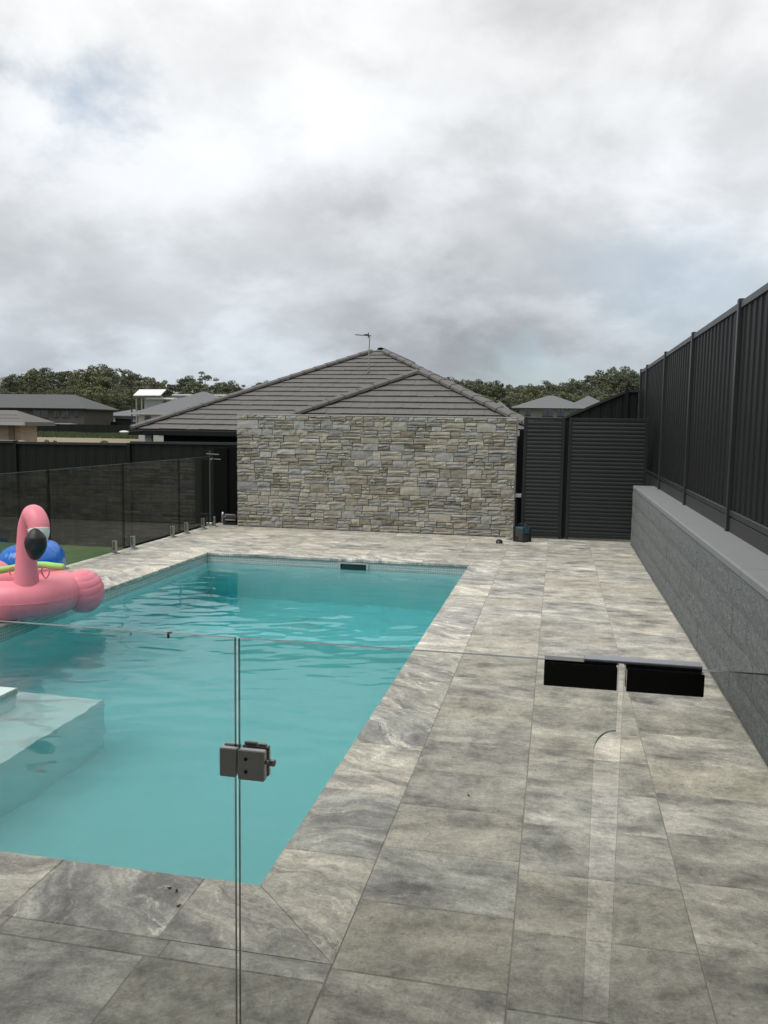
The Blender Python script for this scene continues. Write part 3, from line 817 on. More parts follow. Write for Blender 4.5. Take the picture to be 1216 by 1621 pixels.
# ------------------------------------------------------------------ slatted gates
def slat_gate(x0, x1, label, nm):
    Y = 12.62
    g = thing('slatted_gate', ((x0 + x1) / 2, Y, 0), label, 'gate', 'slatted gates beside the stone wall')
    org = Vector(g.location)
    for (a, b) in ((x0, x0 + 0.05), (x1 - 0.05, x1)):
        o = MB().cbox(a, b, Y - 0.025, Y + 0.025, 0.012, 1.80, .003).obj('stile', MT['charcoal2'], g); o.location = -org
    for (a, b) in ((0.03, 0.075), (1.75, 1.795)):
        o = MB().cbox(x0 + .0505, x1 - .0505, Y - 0.022, Y + 0.022, a, b, .003).obj('frame_rail', MT['charcoal2'], g); o.location = -org
    n = 29; pitch = (1.745 - 0.08) / n
    L = x1 - x0 - 0.102
    # a louvre blade tipped outwards
    poly = [(-0.022, 0.0), (-0.016, -0.002), (0.022, pitch - 0.014), (0.018, pitch - 0.008)]
    v = []
    for xx in (-L / 2, L / 2):
        for (yy, zz) in ((-0.020, 0.002), (-0.0145, 0.0), (-0.002, pitch + 0.001), (-0.0075, pitch + 0.002), (-0.020, pitch * 0.45)): v.append((xx, yy, zz))
    f = [(4, 3, 2, 1, 0), (5, 6, 7, 8, 9)] + [(i, (i + 1) % 5, (i + 1) % 5 + 5, i + 5) for i in range(5)]
    me = mesh('slat', v, f, MT['charcoal2'])
    for k in range(n):
        link('slat', me, g, (0, random.uniform(-.001, .001), 0.08 + k * pitch), (random.uniform(-.02, .02), 0, 0))
    return g
slat_gate(-0.50, 0.098, 'narrow slatted charcoal gate leaf next to the stone wall', 'gate')
g2_ = slat_gate(0.152, 1.28, 'wide slatted charcoal gate leaf next to the retaining wall', 'gate')
gp = MB().cbox(0.104, 0.146, 12.66, 12.71, 0, 1.74, .003).obj('gate_post', MT['charcoal'])
tag(gp, 'slim dark post in the gap between the two slatted gates', 'post')
gp2 = MB().cbox(-0.575, -0.512, 12.90, 12.96, 0, 1.62, .003).obj('gate_post', MT['charcoal'])
tag(gp2, 'dark post between stone wall end and narrow slatted gate', 'post')

# ------------------------------------------------------------------ glass pool fences
def glass_panel(poly, axis, c, thick, parent, org, name='glass_panel', edge='glass_edge'):
    """flat pane from an outline (u, z); axis 'x' means u runs along x at y = c, 'y' means u runs along y at x = c"""
    n = len(poly); v = []
    for s_ in (-thick / 2, thick / 2):
        for (u, z_) in poly: v.append((u, c + s_, z_) if axis == 'x' else (c + s_, u, z_))
    f = [tuple(range(n)), tuple(range(2 * n - 1, n - 1, -1))] + [(i, i + n, (i + 1) % n + n, (i + 1) % n) for i in range(n)]
    me = mesh(name, v, f, [MT['glass'], MT[edge]], [0, 0] + [1] * n)
    o = link(name, me, parent); o.location = -Vector(org); return o
def spigot(x, y, parent, org, horiz='y'):
    m_ = MB()
    if horiz == 'y':
        m_.cbox(x - .024, x - .0075, y - .025, y + .025, 0.013, 0.165, .003).cbox(x + .0075, x + .024, y - .025, y + .025, 0.013, 0.165, .003)
        m_.cbox(x - .0074, x + .0074, y - .025, y + .025, 0.013, 0.055, .001)
    else:
        m_.cbox(x - .025, x + .025, y - .024, y - .0075, 0.013, 0.165, .003).cbox(x - .025, x + .025, y + .0075, y + .024, 0.013, 0.165, .003)
        m_.cbox(x - .025, x + .025, y - .0074, y + .0074, 0.013, 0.055, .001)
    m_.cbox(x - .05, x + .05, y - .05, y + .05, 0.0005, 0.0128, .003)
    o = m_.obj('spigot', MT['steel'], parent); o.location = -Vector(org)
GX = -5.37
js = [4.93, 6.50, 8.06, 9.64, 11.24, 12.30]
labs = ['nearest clear glass pool fence panel on the far side of the pool', 'clear glass fence panel behind the flamingo float',
        'clear glass fence panel right of the flamingo head', 'clear glass fence panel between flamingo and the corner panel',
        'last narrow glass fence panel before the stone wall']
for i in range(5):
    a, b = js[i] + 0.009, js[i + 1] - 0.009
    t_ = thing('glass_pool_fence', (GX, (a + b) / 2, 0), labs[i], 'glass fence', 'glass pool fence along the lawn')
    org = tuple(t_.location)
    glass_panel([(a, 0.06), (b, 0.06), (b, 1.115), (a, 1.115)], 'y', GX, 0.016, t_, org, 'pane', 'edge_dark')
    for yy in (a + 0.22, b - 0.22): spigot(GX, yy, t_, org)

GY = 1.875; GT = 1.13; KG = 0.88
def kmap(p): return (p[0] * KG, p[1] * KG, 1.65 - (1.65 - p[2]) * KG)
class MK(MB):
    def add(s, v, f): return MB.add(s, [kmap(p) for p in v], f)
ZB = 1.65 - (1.65 - 0.06) / KG  # pane foot
def frame_panel(nm, poly, label, spg, group=None):
    t_ = thing(nm, ((poly[0][0] + poly[1][0]) / 2 * KG, GY * KG, 0), label, 'glass fence' if nm == 'glass_pool_fence' else 'glass gate', group)
    org = tuple(t_.location)
    glass_panel([(u * KG, 1.65 - (1.65 - z_) * KG) for u, z_ in poly], 'x', GY * KG, 0.0115, t_, org, 'pane')
    for xx in spg: spigot(xx * KG, GY * KG, t_, org, 'x')
    return t_
pl = frame_panel('glass_pool_fence', [(-2.35, ZB), (-0.7525, ZB), (-0.7525, GT), (-2.35, GT)], 'clear glass fence panel in front holding the latch body', (-2.15, -1.05))
arc = [(0.150 - 0.048 * (1 - math.cos(a)) if False else 0.150 - 0.046 * math.sin(a), 0.925 + 0.052 * math.cos(a)) for a in [k * math.pi / 16 for k in range(0, 9)]]
gpoly = [(-0.7425, ZB + .01), (0.104, ZB + .01)] + arc[::-1] + [(0.150, GT), (-0.7425, GT)]
gate = frame_panel('glass_gate', gpoly, 'clear frameless glass gate in the foreground with a latch and top hinge', ())
gorg = Vector(gate.location)
prr = frame_panel('glass_pool_fence', [(0.162, ZB), (1.06, ZB), (1.06, GT), (0.162, GT)], 'clear glass fence panel in front meeting the retaining wall', (0.35, 0.85))

def gl_(o, par): o.location = -Vector(par.location); return o
# latch: keeper on the fixed panel, body on the gate
gl_(MK().cbox(-0.786, -0.743, GY - 0.024, GY - 0.0065, 0.785, 0.858, .0025).cbox(-0.786, -0.743, GY + 0.0065, GY + 0.018, 0.785, 0.858, .0025)
    .cbox(-0.7565, -0.743, GY - 0.0064, GY + 0.0064, 0.79, 0.853, .001).obj('latch_keeper', MT['polished'], pl), pl)
lb = gl_(MK().cbox(-0.7375, -0.669, GY - 0.026, GY - 0.0065, 0.782, 0.858, .0025).obj('latch_body', MT['polished'], gate), gate)
gl_(MK().cbox(-0.7375, -0.669, GY + 0.0065, GY + 0.022, 0.782, 0.858, .0025).obj('latch_back', MT['steel'], gate), gate)
kb = MK().tube([(-0.669, GY - .016, .829), (-0.660, GY - .016, .829)], .0055, 12).tube([(-0.660, GY - .016, .829), (-0.6575, GY - .016, .829), (-0.646, GY - .016, .829), (-0.644, GY - .016, .829)], [.006, .0085, .0085, .0065], 14)
gl_(kb.obj('latch_knob', MT['steel'], gate, True), gate)
for (xx, zz) in ((-0.716, 0.836), (-0.716, 0.804)):
    s_ = MK().tube([(xx, GY - .0262, zz), (xx, GY - .0280, zz)], .0045, 12).obj('screw', MT['black'], lb)
gl_(MK().cbox(-0.733, -0.700, GY + .008, GY + .020, .8582, .866, .002).cbox(-0.6985, -0.676, GY + .008, GY + .020, .8582, .863, .002).obj('latch_cover', MT['steel'], gate), gate)
# top hinge: gate half and fixed half with a cover plate
gl_(MK().cbox(-0.012, 0.146, GY - .027, GY - .0065, 1.077, 1.127, .0015).cbox(-0.012, 0.146, GY + .0065, GY + .027, 1.077, 1.127, .0015)
    .box(-0.012, 0.146, GY - .012, GY + .020, 1.1306, 1.1330).obj('hinge_leaf', MT['hinge'], gate), gate)
hp = gl_(MK().cbox(0.166, 0.327, GY - .027, GY - .0065, 1.077, 1.127, .0015).cbox(0.166, 0.327, GY + .0065, GY + .027, 1.077, 1.127, .0015).obj('hinge_leaf', MT['hinge'], prr), prr)
gl_(MK().cbox(0.075, 0.324, GY - .012, GY + .026, 1.1345, 1.1405, .0015).obj('hinge_plate', MT['hingetop'], prr), prr)
gl_(MK().box(0.166, 0.324, GY - .010, GY + .022, 1.1305, 1.134).obj('hinge_spacer', MT['black'], prr), prr)
# small clip on the panel top
gl_(MK().cbox(-0.929, -0.921, GY - .007, GY + .007, GT + .0005, GT + .004, .001).cbox(-0.928, -0.921, GY - .0095, GY - .0065, GT - .012, GT + .0003, .001).obj('panel_clip', MT['steel'], pl), pl)

# ================================================================== the tiled house behind the stone wall
EZ, TANP = 1.48, 0.465
house = thing('tiled_house', (-4.455, 18.0, -0.6), 'single-storey house with a dark tiled hip roof right behind the stone wall', 'house')
horg = Vector(house.location)
def hl(o): o.location = -horg; return o
hl(MB().box(-8.35, -0.55, 16.75, 24.0, -0.6, EZ - 0.06).obj('wall', MT['darkwall'], house))
hl(MB().box(-4.98, -0.62, 13.45, 16.74, -0.6, EZ - 0.06).obj('wall', MT['darkwall'], house))
wE, wR = -8.83, -0.085
hw = (wR - wE) / 2; AX = (wE + wR) / 2
wing_hw = 2.49; WXc = wR - wing_hw; WE0 = 13.1
def zat(r): return EZ + TANP * r
ARZ = zat(hw)
under = MB()
A = (AX, 16.3 + hw, ARZ - .05); Bk = (AX, 26.0, ARZ - .05)
c0, c1 = (wE, 16.3, EZ - .05), (wR, 16.3, EZ - .05); c2, c3 = (wR, 26 + hw, EZ - .05), (wE, 26 + hw, EZ - .05)
under.add([c0, c1, c2, c3, A, Bk], [(0, 1, 4), (1, 2, 5, 4), (2, 3, 5), (3, 0, 4, 5), (3, 2, 1, 0)])
WA = (WXc, WE0 + wing_hw, zat(wing_hw) - .05); WB = (WXc, 19.2, zat(wing_hw) - .05)
under.add([(wR - 2 * wing_hw, WE0, EZ - .05), (wR - .001, WE0, EZ - .05), (wR - .001, 19.2, EZ - .05), (wR - 2 * wing_hw, 19.2, EZ - .05), WA, WB],
          [(0, 1, 4), (1, 2, 5, 4), (3, 0, 4, 5), (2, 3, 5)])
roof = hl(under.obj('roof', MT['darkwall'], house))
GA = 0.26
def courses(org, ux, uy, length, apex_run, hip_l, hip_r, nmax=99, name='tile_course'):
    """tiles on one roof face: org eave left corner, ux along eave, uy plan direction up the slope"""
    cp = math.cos(math.atan(TANP)); run = GA * cp
    n = int(apex_run / run)
    for k in range(min(n + 1, nmax)):
        r0 = k * run; r1 = min(r0 + run + 0.04, apex_run + 0.02)
        xl0, xr0 = (r0 if hip_l else 0), length - (r0 if hip_r else 0)
        if xr0 - xl0 < 0.06: break
        v = []; f = []
        x = xl0 - ((k % 2) * 0.15 if True else 0)
        while x < xr0:
            xa, xb = max(x, xl0), min(x + 0.297, xr0)
            if xb - xa > 0.02:
                sag = random.uniform(-.004, .004); tl = random.uniform(-.003, .003)
                q = []
                for (xx, s2) in ((xa, -1), (xb, 1)):
                    # clip the upper edge to the hips
                    xu = min(max(xx, (r1 if hip_l else -9)), length - (r1 if hip_r else -9))
                    q.append((xx, r0, zat(r0) + 0.030 + sag + s2 * tl)); q.append((xu, r1, zat(r1) + 0.002))
                    q.append((xx, r0 + 0.04, zat(r0) - 0.012))
                b = len(v)
                for (xx, rr, zz) in q:
                    v.append((org[0] + ux[0] * xx + uy[0] * rr, org[1] + ux[1] * xx + uy[1] * rr, zz))
                f += [(b, b + 3, b + 4, b + 1), (b + 2, b + 5, b + 3, b), (b + 2, b, b + 1), (b + 3, b + 5, b + 4)]
            x += 0.30
        MB().add(v, f).obj(name, MT['rooftile'], roof)
courses((wE, 16.3), (1, 0), (0, 1), 2 * hw, hw, True, True)
courses((wR, 16.3), (0, 1), (-1, 0), 9.7 + hw, hw, True, False)
courses((wE, 26.0), (0, -1), (1, 0), 9.7, hw, False, True)
courses((wR - 2 * wing_hw, WE0), (1, 0), (0, 1), 2 * wing_hw, wing_hw, True, True)
courses((wR + .002, WE0), (0, 1), (-1, 0), 6.0, wing_hw, True, False)
courses((wR - 2 * wing_hw, 19.0), (0, -1), (1, 0), 5.9, wing_hw, False, True)
# ridge and hip tiles, one by one
cap_v = []; cap_f = []
CL = 0.36
for s_, rr in ((0.0, 0.095), (CL, 0.078)):
    for k in range(6):
        a = rad(-20 + 44 * k); cap_v.append((rr * 1.15 * math.cos(a), s_, rr * 0.62 * math.sin(a)))
for k in range(5): cap_f.append((k, k + 1, k + 7, k + 6))
cap_f.append((5, 4, 3, 2, 1, 0))
capm = mesh('ridge_tile', cap_v, cap_f, MT['rooftile'])
def ridge(p, q):
    p, q = Vector(p), Vector(q); d = q - p; L = d.length; d.normalize()
    n = int(L / 0.33)
    quat = d.to_track_quat('Y', 'Z')
    for k in range(n):
        o = link('ridge_tile', capm, roof, p + d * (k * 0.33)); o.rotation_euler = quat.to_euler()
RZ = 0.035
ridge((wE - .02, 16.28, EZ + RZ), (AX, 16.3 + hw, ARZ + RZ)); ridge((wR + .02, 16.28, EZ + RZ), (AX, 16.3 + hw, ARZ + RZ))
ridge((AX, 25.5, ARZ + RZ), (AX, 16.5 + hw, ARZ + RZ))
ridge((wR - 2 * wing_hw - .02, WE0 - .02, EZ + RZ), (WXc, WE0 + wing_hw, zat(wing_hw) + RZ))
ridge((wR + .02, WE0 - .02, EZ + RZ), (WXc, WE0 + wing_hw, zat(wing_hw) + RZ))
ridge((WXc, 18.6, zat(wing_hw) + RZ), (WXc, WE0 + wing_hw + 0.2, zat(wing_hw) + RZ))
for (a, b, c, d) in ((wE - .06, wR + .06, 16.19, 16.27), (wR - 2 * wing_hw - .06, wR + .06, 12.99, 13.07)):
    hl(MB().cbox(a, b, c, d, EZ - 0.115, EZ - 0.005, 0.01).obj('gutter', MT['charcoal'], house))
hl(MB().cbox(wE - .06, wE + .03, 16.28, 26, EZ - 0.115, EZ - 0.005, 0.01).obj('gutter', MT['charcoal'], house))
hl(MB().cbox(-8.75, -8.58, 16.66, 16.745, 1.13, 1.38, 0.01).obj('meter_box', MT['white'], house))
hl(MB().cbox(-8.68, -8.65, 16.70, 16.735, -0.55, 1.129, 0.005).obj('conduit', MT['trim'], house))
# aerial
ant = thing('tv_aerial', (-4.39, 19.2, 2.86), 'thin television aerial on a mast standing on the tiled roof', 'aerial')
MB().tube([(0, 0, -0.02), (0.012, 0, 0.4), (0.025, 0, 0.86)], 0.014, 8).obj('mast', MT['steel'], ant)
MB().tube([(0.06, 0, 0.85), (-0.32, 0, 0.875)], 0.011, 6).obj('boom', MT['black'], ant)
MB().cbox(-0.10, 0.0, -0.03, 0.03, 0.855, 0.885, .004).obj('balun_box', MT['black'], ant)
MB().tube([(-0.01, 0, 0.80), (0.0, 0, 0.86), (-0.01, 0, 0.92)], 0.012, 6).obj('reflector', MT['black'], ant)
for k in range(6):
    xx = -0.31 + k * 0.045
    MB().tube([(xx, -0.11, 0.873 - k * .003), (xx, 0.11, 0.873 - k * .003)], 0.005, 5).obj('element', MT['steel'], ant)
MB().tube([(0, -0.05, -0.04), (0, 0.05, 0.02), ], 0.02, 6).obj('mast_foot', MT['black'], ant)
# flood light on an arm at the house corner
fl_ = thing('flood_light', (-8.44, 16.0, 1.46), 'small white lamp head on a thin arm at the left roof corner', 'lamp')
MB().tube([(-0.05, 0.25, 0.0), (-0.33, 0.0, -0.03)], 0.012, 6).obj('arm', MT['black'], fl_)
MB().ell((-0.42, 0, -0.035), (0.11, 0.06, 0.03), 16, 8).obj('lamp_head', MT['white'], fl_, True)

# ------------------------------------------------------------------ corner beside the stone wall
sp = thing('latch_post', (-5.40, 12.42, 0), 'thin steel gate post with handle rod in the corner by the stone wall', 'post')
MB().cbox(-0.012, 0.012, -0.012, 0.012, 0.06, 1.20, .003).obj('post', MT['plinth'], sp)
MB().tube([(-0.05, -.02, 1.155), (0.16, -.02, 1.148)], 0.007, 8).obj('handle_rod', MT['midwall'], sp)
MB().tube([(0.03, -.03, 1.07), (0.03, .02, 1.07)], 0.016, 10).obj('lock_button', MT['steel'], sp)
MB().tube([(0.075, -.02, 1.075), (0.19, -.02, 1.072)], 0.006, 8).obj('latch_rod', MT['midwall'], sp)
MB().cbox(-0.05, 0.05, -0.05, 0.05, 0.0005, 0.0598, .006).obj('foot', MT['steel'], sp)
sp2 = MB().cbox(-5.315, -5.285, 12.34, 12.37, 0.012, 0.16, .003).cbox(-5.345, -5.255, 12.31, 12.40, 0.0005, 0.0118, .003).obj('spigot', MT['steel'])
tag(sp2, 'lone steel spigot standing beside the steel gate post', 'spigot')
bp = thing('service_screen', (-5.28, 13.0, 0), 'tall black screen panel filling the gap left of the stone wall', 'screen')
MB().cbox(-0.30, -0.055, -0.02, 0.02, -0.1, 1.235, .004).obj('panel', MT['matte'], bp)
MB().cbox(-0.054, 0.24, 0.01, 0.05, -0.1, 1.26, .004).obj('side_panel', MT['matte'], bp)
pm = thing('pool_pump', (-5.16, 12.72, 0), 'small dark pool pump with pipe fittings at the foot of the black screen', 'pump')
MB().tube([(-0.12, 0, .10), (0.10, 0, .10)], 0.055, 16).obj('motor', MT['black'], pm, False)
MB().tube([(-0.15, 0, .03), (-0.15, 0, .16), (-0.145, 0.0, .20)], [0.03, 0.028, 0.02], 12).obj('valve', MT['steel'], pm, True)
for zz in (0.165, 0.08):
    MB().tube([(-0.09, -.062, zz), (0.09, -.062, zz)], 0.012, 8).obj('pipe', MT['midwall'], pm, True)
MB().cbox(-0.13, 0.10, -0.05, 0.05, 0.0, 0.046, .004).obj('foot', MT['black'], pm)

# ------------------------------------------------------------------ the flamingo float
fm = thing('flamingo_float', (-4.48, 6.30, 0), 'pink inflatable flamingo ring with black beak resting on the pool edge', 'pool float')
fo = Vector(fm.location)
def fo_(o): o.location = -fo; return o
MAJ, MIN = 0.335, 0.165
v = []; f = []; NU, NV = 176, 36
for i in range(NU):
    u = 2 * math.pi * i / NU
    seam = math.cos(u * 20 + 0.35 * math.sin(u * 3)) ** 60
    for j in range(NV):
        a = 2 * math.pi * j / NV
        wgt = max(0.0, math.cos(a + 0.55)) ** 1.5 * 0.9 + max(0.0, -math.cos(a)) ** 2 * 0.7
        r_ = MIN * (1 - 0.05 * seam * wgt)
        R_ = MAJ + r_ * math.cos(a)
        v.append((fo.x + R_ * math.cos(u), fo.y + R_ * math.sin(u), 0.166 + r_ * 0.98 * math.sin(a)))
for i in range(NU):
    for j in range(NV):
        i2, j2 = (i + 1) % NU, (j + 1) % NV
        f.append((i * NV + j, i2 * NV + j, i2 * NV + j2, i * NV + j2))
fo_(MB().add(v, f).obj('ring', MT['pink'], fm, True))
fo_(MB().tube([(fo.x + (MAJ + MIN * .999) * math.cos(u), fo.y + (MAJ + MIN * .999) * math.sin(u), 0.163 + .002 * math.sin(u * 20)) for u in [k * math.pi / 40 for k in range(81)]], .0035, 6, cap=False).obj('seam', MT['pink'], fm, True))
fo_(MB().tube([(-4.66, 6.06, .318), (-4.66, 6.06, .345)], [.018, .014], 12).obj('valve', MT['white'], fm, True))
neck = spline([(-4.262, 6.05, .20, .112), (-4.255, 6.05, .34, .098), (-4.250, 6.05, .50, .082), (-4.245, 6.05, .64, .076), (-4.228, 6.05, .77, .077),
               (-4.178, 6.03, .862, .081), (-4.125, 5.99, .880, .086), (-4.065, 5.955, .815, .084), (-4.045, 5.935, .735, .074), (-4.045, 5.925, .69, .055)], 56)
fo_(MB().tube([p[:3] for p in neck], [p[3] for p in neck], 28).obj('neck', MT['pink'], fm, True))
face = spline([(-4.055, 5.942, .780, .0825), (-4.047, 5.934, .74, .0765), (-4.044, 5.924, .685, .0600)], 10)
hd = fo_(MB().tube([p[:3] for p in face], [p[3] + .0015 for p in face], 28).obj('face_band', MT['white'], fm, True))
bk = spline([(-4.040, 5.885, .795, .012), (-4.036, 5.872, .762, .050), (-4.034, 5.868, .71, .080), (-4.038, 5.872, .645, .082), (-4.052, 5.885, .585, .058), (-4.060, 5.90, .548, .030), (-4.062, 5.905, .537, .006)], 40)
bk = [np.array([*p[:3], p[3] * (1 + 0.012 * math.cos(i * 1.6))]) for i, p in enumerate(bk)]
fo_(MB().tube([p[:3] for p in bk], [p[3] for p in bk], 24).obj('beak', MT['black'], fm, True))
ec = at(43.5, 820, 5.935)
fo_(MB().ell(ec, (0.014, 0.010, 0.024), 14, 8).obj('eye', MT['black'], fm, True))
er = MB().tube([(ec[0] + .020 * math.cos(a), ec[1] - .002, ec[2] + .032 * math.sin(a)) for a in [k * math.pi / 10 for k in range(21)]], .005, 6, cap=False)
fo_(er.obj('eye_rim', MT['pink'], fm, True))
def wing(cx, cy, cz, sgn):
    def mod(th, ph):
        c = math.cos(th * 1.0)
        rr = 1 - 0.022 * (math.cos(ph * 9 + 0.7 * math.sin(th * 3)) ** 14) * max(0.0, math.cos(th - (0 if sgn > 0 else math.pi)) + 0.25)
        return rr
    rot = Matrix.Rotation(rad(-14 * sgn), 3, 'Y')
    return fo_(MB().ell((cx, cy, cz), (0.172, 0.20, 0.195), 40, 64, mod, rot).obj('wing', MT['pink'], fm, True))
wing(-4.065, 6.58, 0.150, 1)
wing(-4.93, 6.52, 0.20, -1)
for (cx, cy, cz) in ((-4.385, 6.06, 0.41), (-4.125, 6.12, 0.41)):
    hnd = MB().tube([(cx + .035 * math.cos(a), cy + .01 * math.sin(a * 2), cz - .02 + .045 * math.sin(a)) for a in [k * math.pi / 10 for k in range(21)]], .006, 6, cap=False)
    fo_(hnd.obj('handle', MT['pink'], fm, True))
nd = spline([(-4.86, 6.02, .345), (-4.72, 6.10, .355), (-4.63, 6.28, .362), (-4.56, 6.48, .366), (-4.44, 6.56, .368), (-4.34, 6.57, .36), (-4.26, 6.60, .35)], 40)
nd_o = MB().tube([tuple(p) for p in nd], [.018] + [.030] * 38 + [.020], 16).obj('pool_noodle', MT['green'], None, True)
tag(nd_o, 'lime green foam noodle draped over the flamingo float', 'pool noodle')
bf = thing('blue_float', (-5.085, 7.32, 0), 'shiny blue inflatable lying on the paving behind the flamingo', 'pool float')
v = []; f = []; NU, NV = 72, 24
for i in range(NU):
    u = 2 * math.pi * i / NU
    for j in range(NV):
        a = 2 * math.pi * j / NV; r_ = 0.165 * (1 - 0.035 * math.cos(u * 12) ** 8)
        v.append(((0.10 + r_ * math.cos(a)) * math.cos(u), (0.26 + r_ * math.cos(a)) * math.sin(u), 0.215 + r_ * math.sin(a) * 1.28 + 0.004 * math.sin(u)))
for i in range(NU):
    for j in range(NV):
        i2, j2 = (i + 1) % NU, (j + 1) % NV
        f.append((i * NV + j, i2 * NV + j, i2 * NV + j2, i * NV + j2))
MB().add(v, f).obj('ring', MT['bluevinyl'], bf, True)
MB().tube([(0.05, -0.28, 0.40), (0.05, -0.28, 0.445)], 0.016, 10).obj('valve', MT['white'], bf)

# ------------------------------------------------------------------ tools by the gates
rd = thing('site_radio', (-0.455, 12.14, 0), 'blue and black portable site radio on the paving by the narrow gate', 'radio', rz=rad(-38))
MB().cbox(-0.085, 0.085, -0.075, 0.075, 0.0, 0.115, .012).obj('base', MT['black'], rd)
MB().cbox(-0.080, 0.080, -0.070, 0.070, 0.1155, 0.215, .012).obj('body', MT['teal'], rd)
MB().cbox(-0.092, -0.0755, -0.06, 0.06, 0.02, 0.20, .005).obj('grille', MT['midwall'], rd)
MB().cbox(-0.07, 0.07, -0.081, -0.0752, 0.02, 0.19, .003).obj('front_panel', MT['plinth'], rd)
MB().tube([(-0.035, -.0812, .06), (-0.035, -.090, .06)], .022, 14).obj('knob', MT['black'], rd)
MB().tube([(-0.075, 0, .20), (-0.075, 0, .245), (-0.055, 0, .255), (0.055, 0, .255), (0.075, 0, .245), (0.075, 0, .20)], .010, 8).obj('handle', MT['black'], rd)
for sx in (-1, 1):
    for sy in (-1, 1): MB().cbox(sx * .088 - .012, sx * .088 + .012, sy * .078 - .012, sy * .078 + .012, 0.002, 0.22, .005).obj('bumper', MT['black'], rd)
sb = thing('battery_pack', (-0.765, 11.86, 0), 'small black battery pack lying on the paving in front of the wall', 'battery', rz=rad(8))
MB().cbox(-0.046, 0.046, -0.03, 0.03, 0.0, 0.042, .006).obj('case', MT['black'], sb)
MB().cbox(-0.030, 0.030, -0.02, 0.02, 0.0425, 0.056, .004).obj('terminal', MT['black'], sb)
MB().cbox(-0.026, -0.004, -0.0325, -0.0302, 0.014, 0.030, .001).obj('label_patch', MT['trim'], sb)
off = MB().cbox(-0.70, -0.605, 12.26, 12.36, 0.0005, 0.034, .004).obj('paver_offcut', MT['paver'])
tag(off, 'small offcut of grey paving lying between wall and radio', 'stone')

for (lx, ly, a, lab) in ((-1.295, 2.600, 0.3, 'small dry leaf nearest the water on the front coping'), (-1.262, 2.588, 1.9, 'small dry leaf just right of another on the front coping'),
                        (-1.215, 2.505, 0.9, 'single dark leaf lying alone on the front coping'), (-0.335, 3.60, 2.2, 'dark dry leaf on the paving right of the coping')):
    lv = [(0.010 * math.cos(t_) * (1.0 if math.cos(t_) > 0 else 0.8), 0.0045 * math.sin(t_), 0.0012 + 0.003 * abs(math.cos(t_))) for t_ in [k * math.pi / 5 for k in range(10)]]
    lf_ = MB().add(lv + [(p[0], p[1], p[2] + .0008) for p in lv], [tuple(range(9, -1, -1)), tuple(range(10, 20))] + [(i, (i + 1) % 10, (i + 1) % 10 + 10, i + 10) for i in range(10)]).obj('dry_leaf', MT['deadleaf'], None, False, (lx, ly, 0), (0, 0, a))
    tag(lf_, lab, 'leaf', 'dry leaves on the paving')

# ================================================================== distant houses
def hip_house(name, label, x0, x1, y0, y1, zb, ze, zr, wallm, roofm, ov=0.5, wins=(), inset=None, cat='house', extra=None):
    o = thing(name, ((x0 + x1) / 2, (y0 + y1) / 2, zb), label, cat, 'houses beyond the fences')
    org = Vector(o.location)
    MB().box(x0, x1, y0, y1, zb, ze - 0.02).obj('wall', wallm, o).location = -org
    w_ = x1 - x0; d_ = y1 - y0; hl_ = min(w_, d_) / 2 + ov
    ax0, ax1, ay0, ay1 = x0 - ov, x1 + ov, y0 - ov, y1 + ov
    if w_ >= d_: r0, r1 = (ax0 + hl_, (ay0 + ay1) / 2), (ax1 - hl_, (ay0 + ay1) / 2)
    else: r0, r1 = ((ax0 + ax1) / 2, ay0 + hl_), ((ax0 + ax1) / 2, ay1 - hl_)
    t_ = 0.18
    v = [(ax0, ay0, ze), (ax1, ay0, ze), (ax1, ay1, ze), (ax0, ay1, ze), (*r0, zr), (*r1, zr),
         (ax0, ay0, ze - t_), (ax1, ay0, ze - t_), (ax1, ay1, ze - t_), (ax0, ay1, ze - t_)]
    f = [(0, 1, 5, 4), (1, 2, 5), (2, 3, 4, 5), (3, 0, 4)] if w_ >= d_ else [(0, 1, 4), (1, 2, 5, 4), (2, 3, 5), (3, 0, 4, 5)]
    f += [(6, 7, 1, 0), (7, 8, 2, 1), (8, 9, 3, 2), (9, 6, 0, 3), (9, 8, 7, 6)]
    rf_ = MB().add(v, f).obj('roof', roofm, o); rf_.location = -org
    MB().box(ax0 - .08, ax1 + .08, ay0 - .12, ay0 - .005, ze - .16, ze + .01).obj('gutter', MT['trim'] if roofm is not MT['darkroof'] else MT['charcoal'], rf_)
    for (a, b, c, d) in wins:
        wn = MB().box(a, b, y0 - 0.05, y0 - 0.003, c, d).obj('window', MT['window'], o); wn.location = -org
        MB().box(a - .08, b + .08, y0 - .09, y0 - .003, c - .10, c - .002).box((a + b) / 2 - .03, (a + b) / 2 + .03, y0 - .07, y0 - .0505, c, d).obj('frame', MT['charcoal'], wn)
    return o
W = []
hip_house('brick_house', 'long two-storey dark brick house with grey hip roof at far left', -122, -91.6, 150, 161, -0.6, 4.0, 6.9, MT['brickdark'], MT['darkroof'], 0.9,
          [(-109.5, -107.4, 2.1, 3.4), (-105.8, -104.6, 2.0, 3.4), (-102.8, -99.6, 2.1, 3.5), (-98.2, -97.2, 2.2, 3.4), (-96.4, -95.0, 2.2, 3.4), (-93.6, -93.0, 2.4, 3.4), (-103.0, -97.6, -0.4, 0.9), (-92.9, -91.9, 0.0, 0.8)])
aw = MB().cbox(-97.4, -93.0, 147.9, 149.9, 0.15, 1.05, .03).obj('garage_awning', MT['trim'])
tag(aw, 'pale flat awning below the windows of the dark brick house', 'awning')
nb = hip_house('tan_brick_house', 'tan brick house corner with a grey tiled roof at left edge', -40, -25.4, 36, 37.3, -0.6, 1.54, 2.10, MT['bricktan'], MT['rooftile'], 0.62, [])
norg = Vector(nb.location)
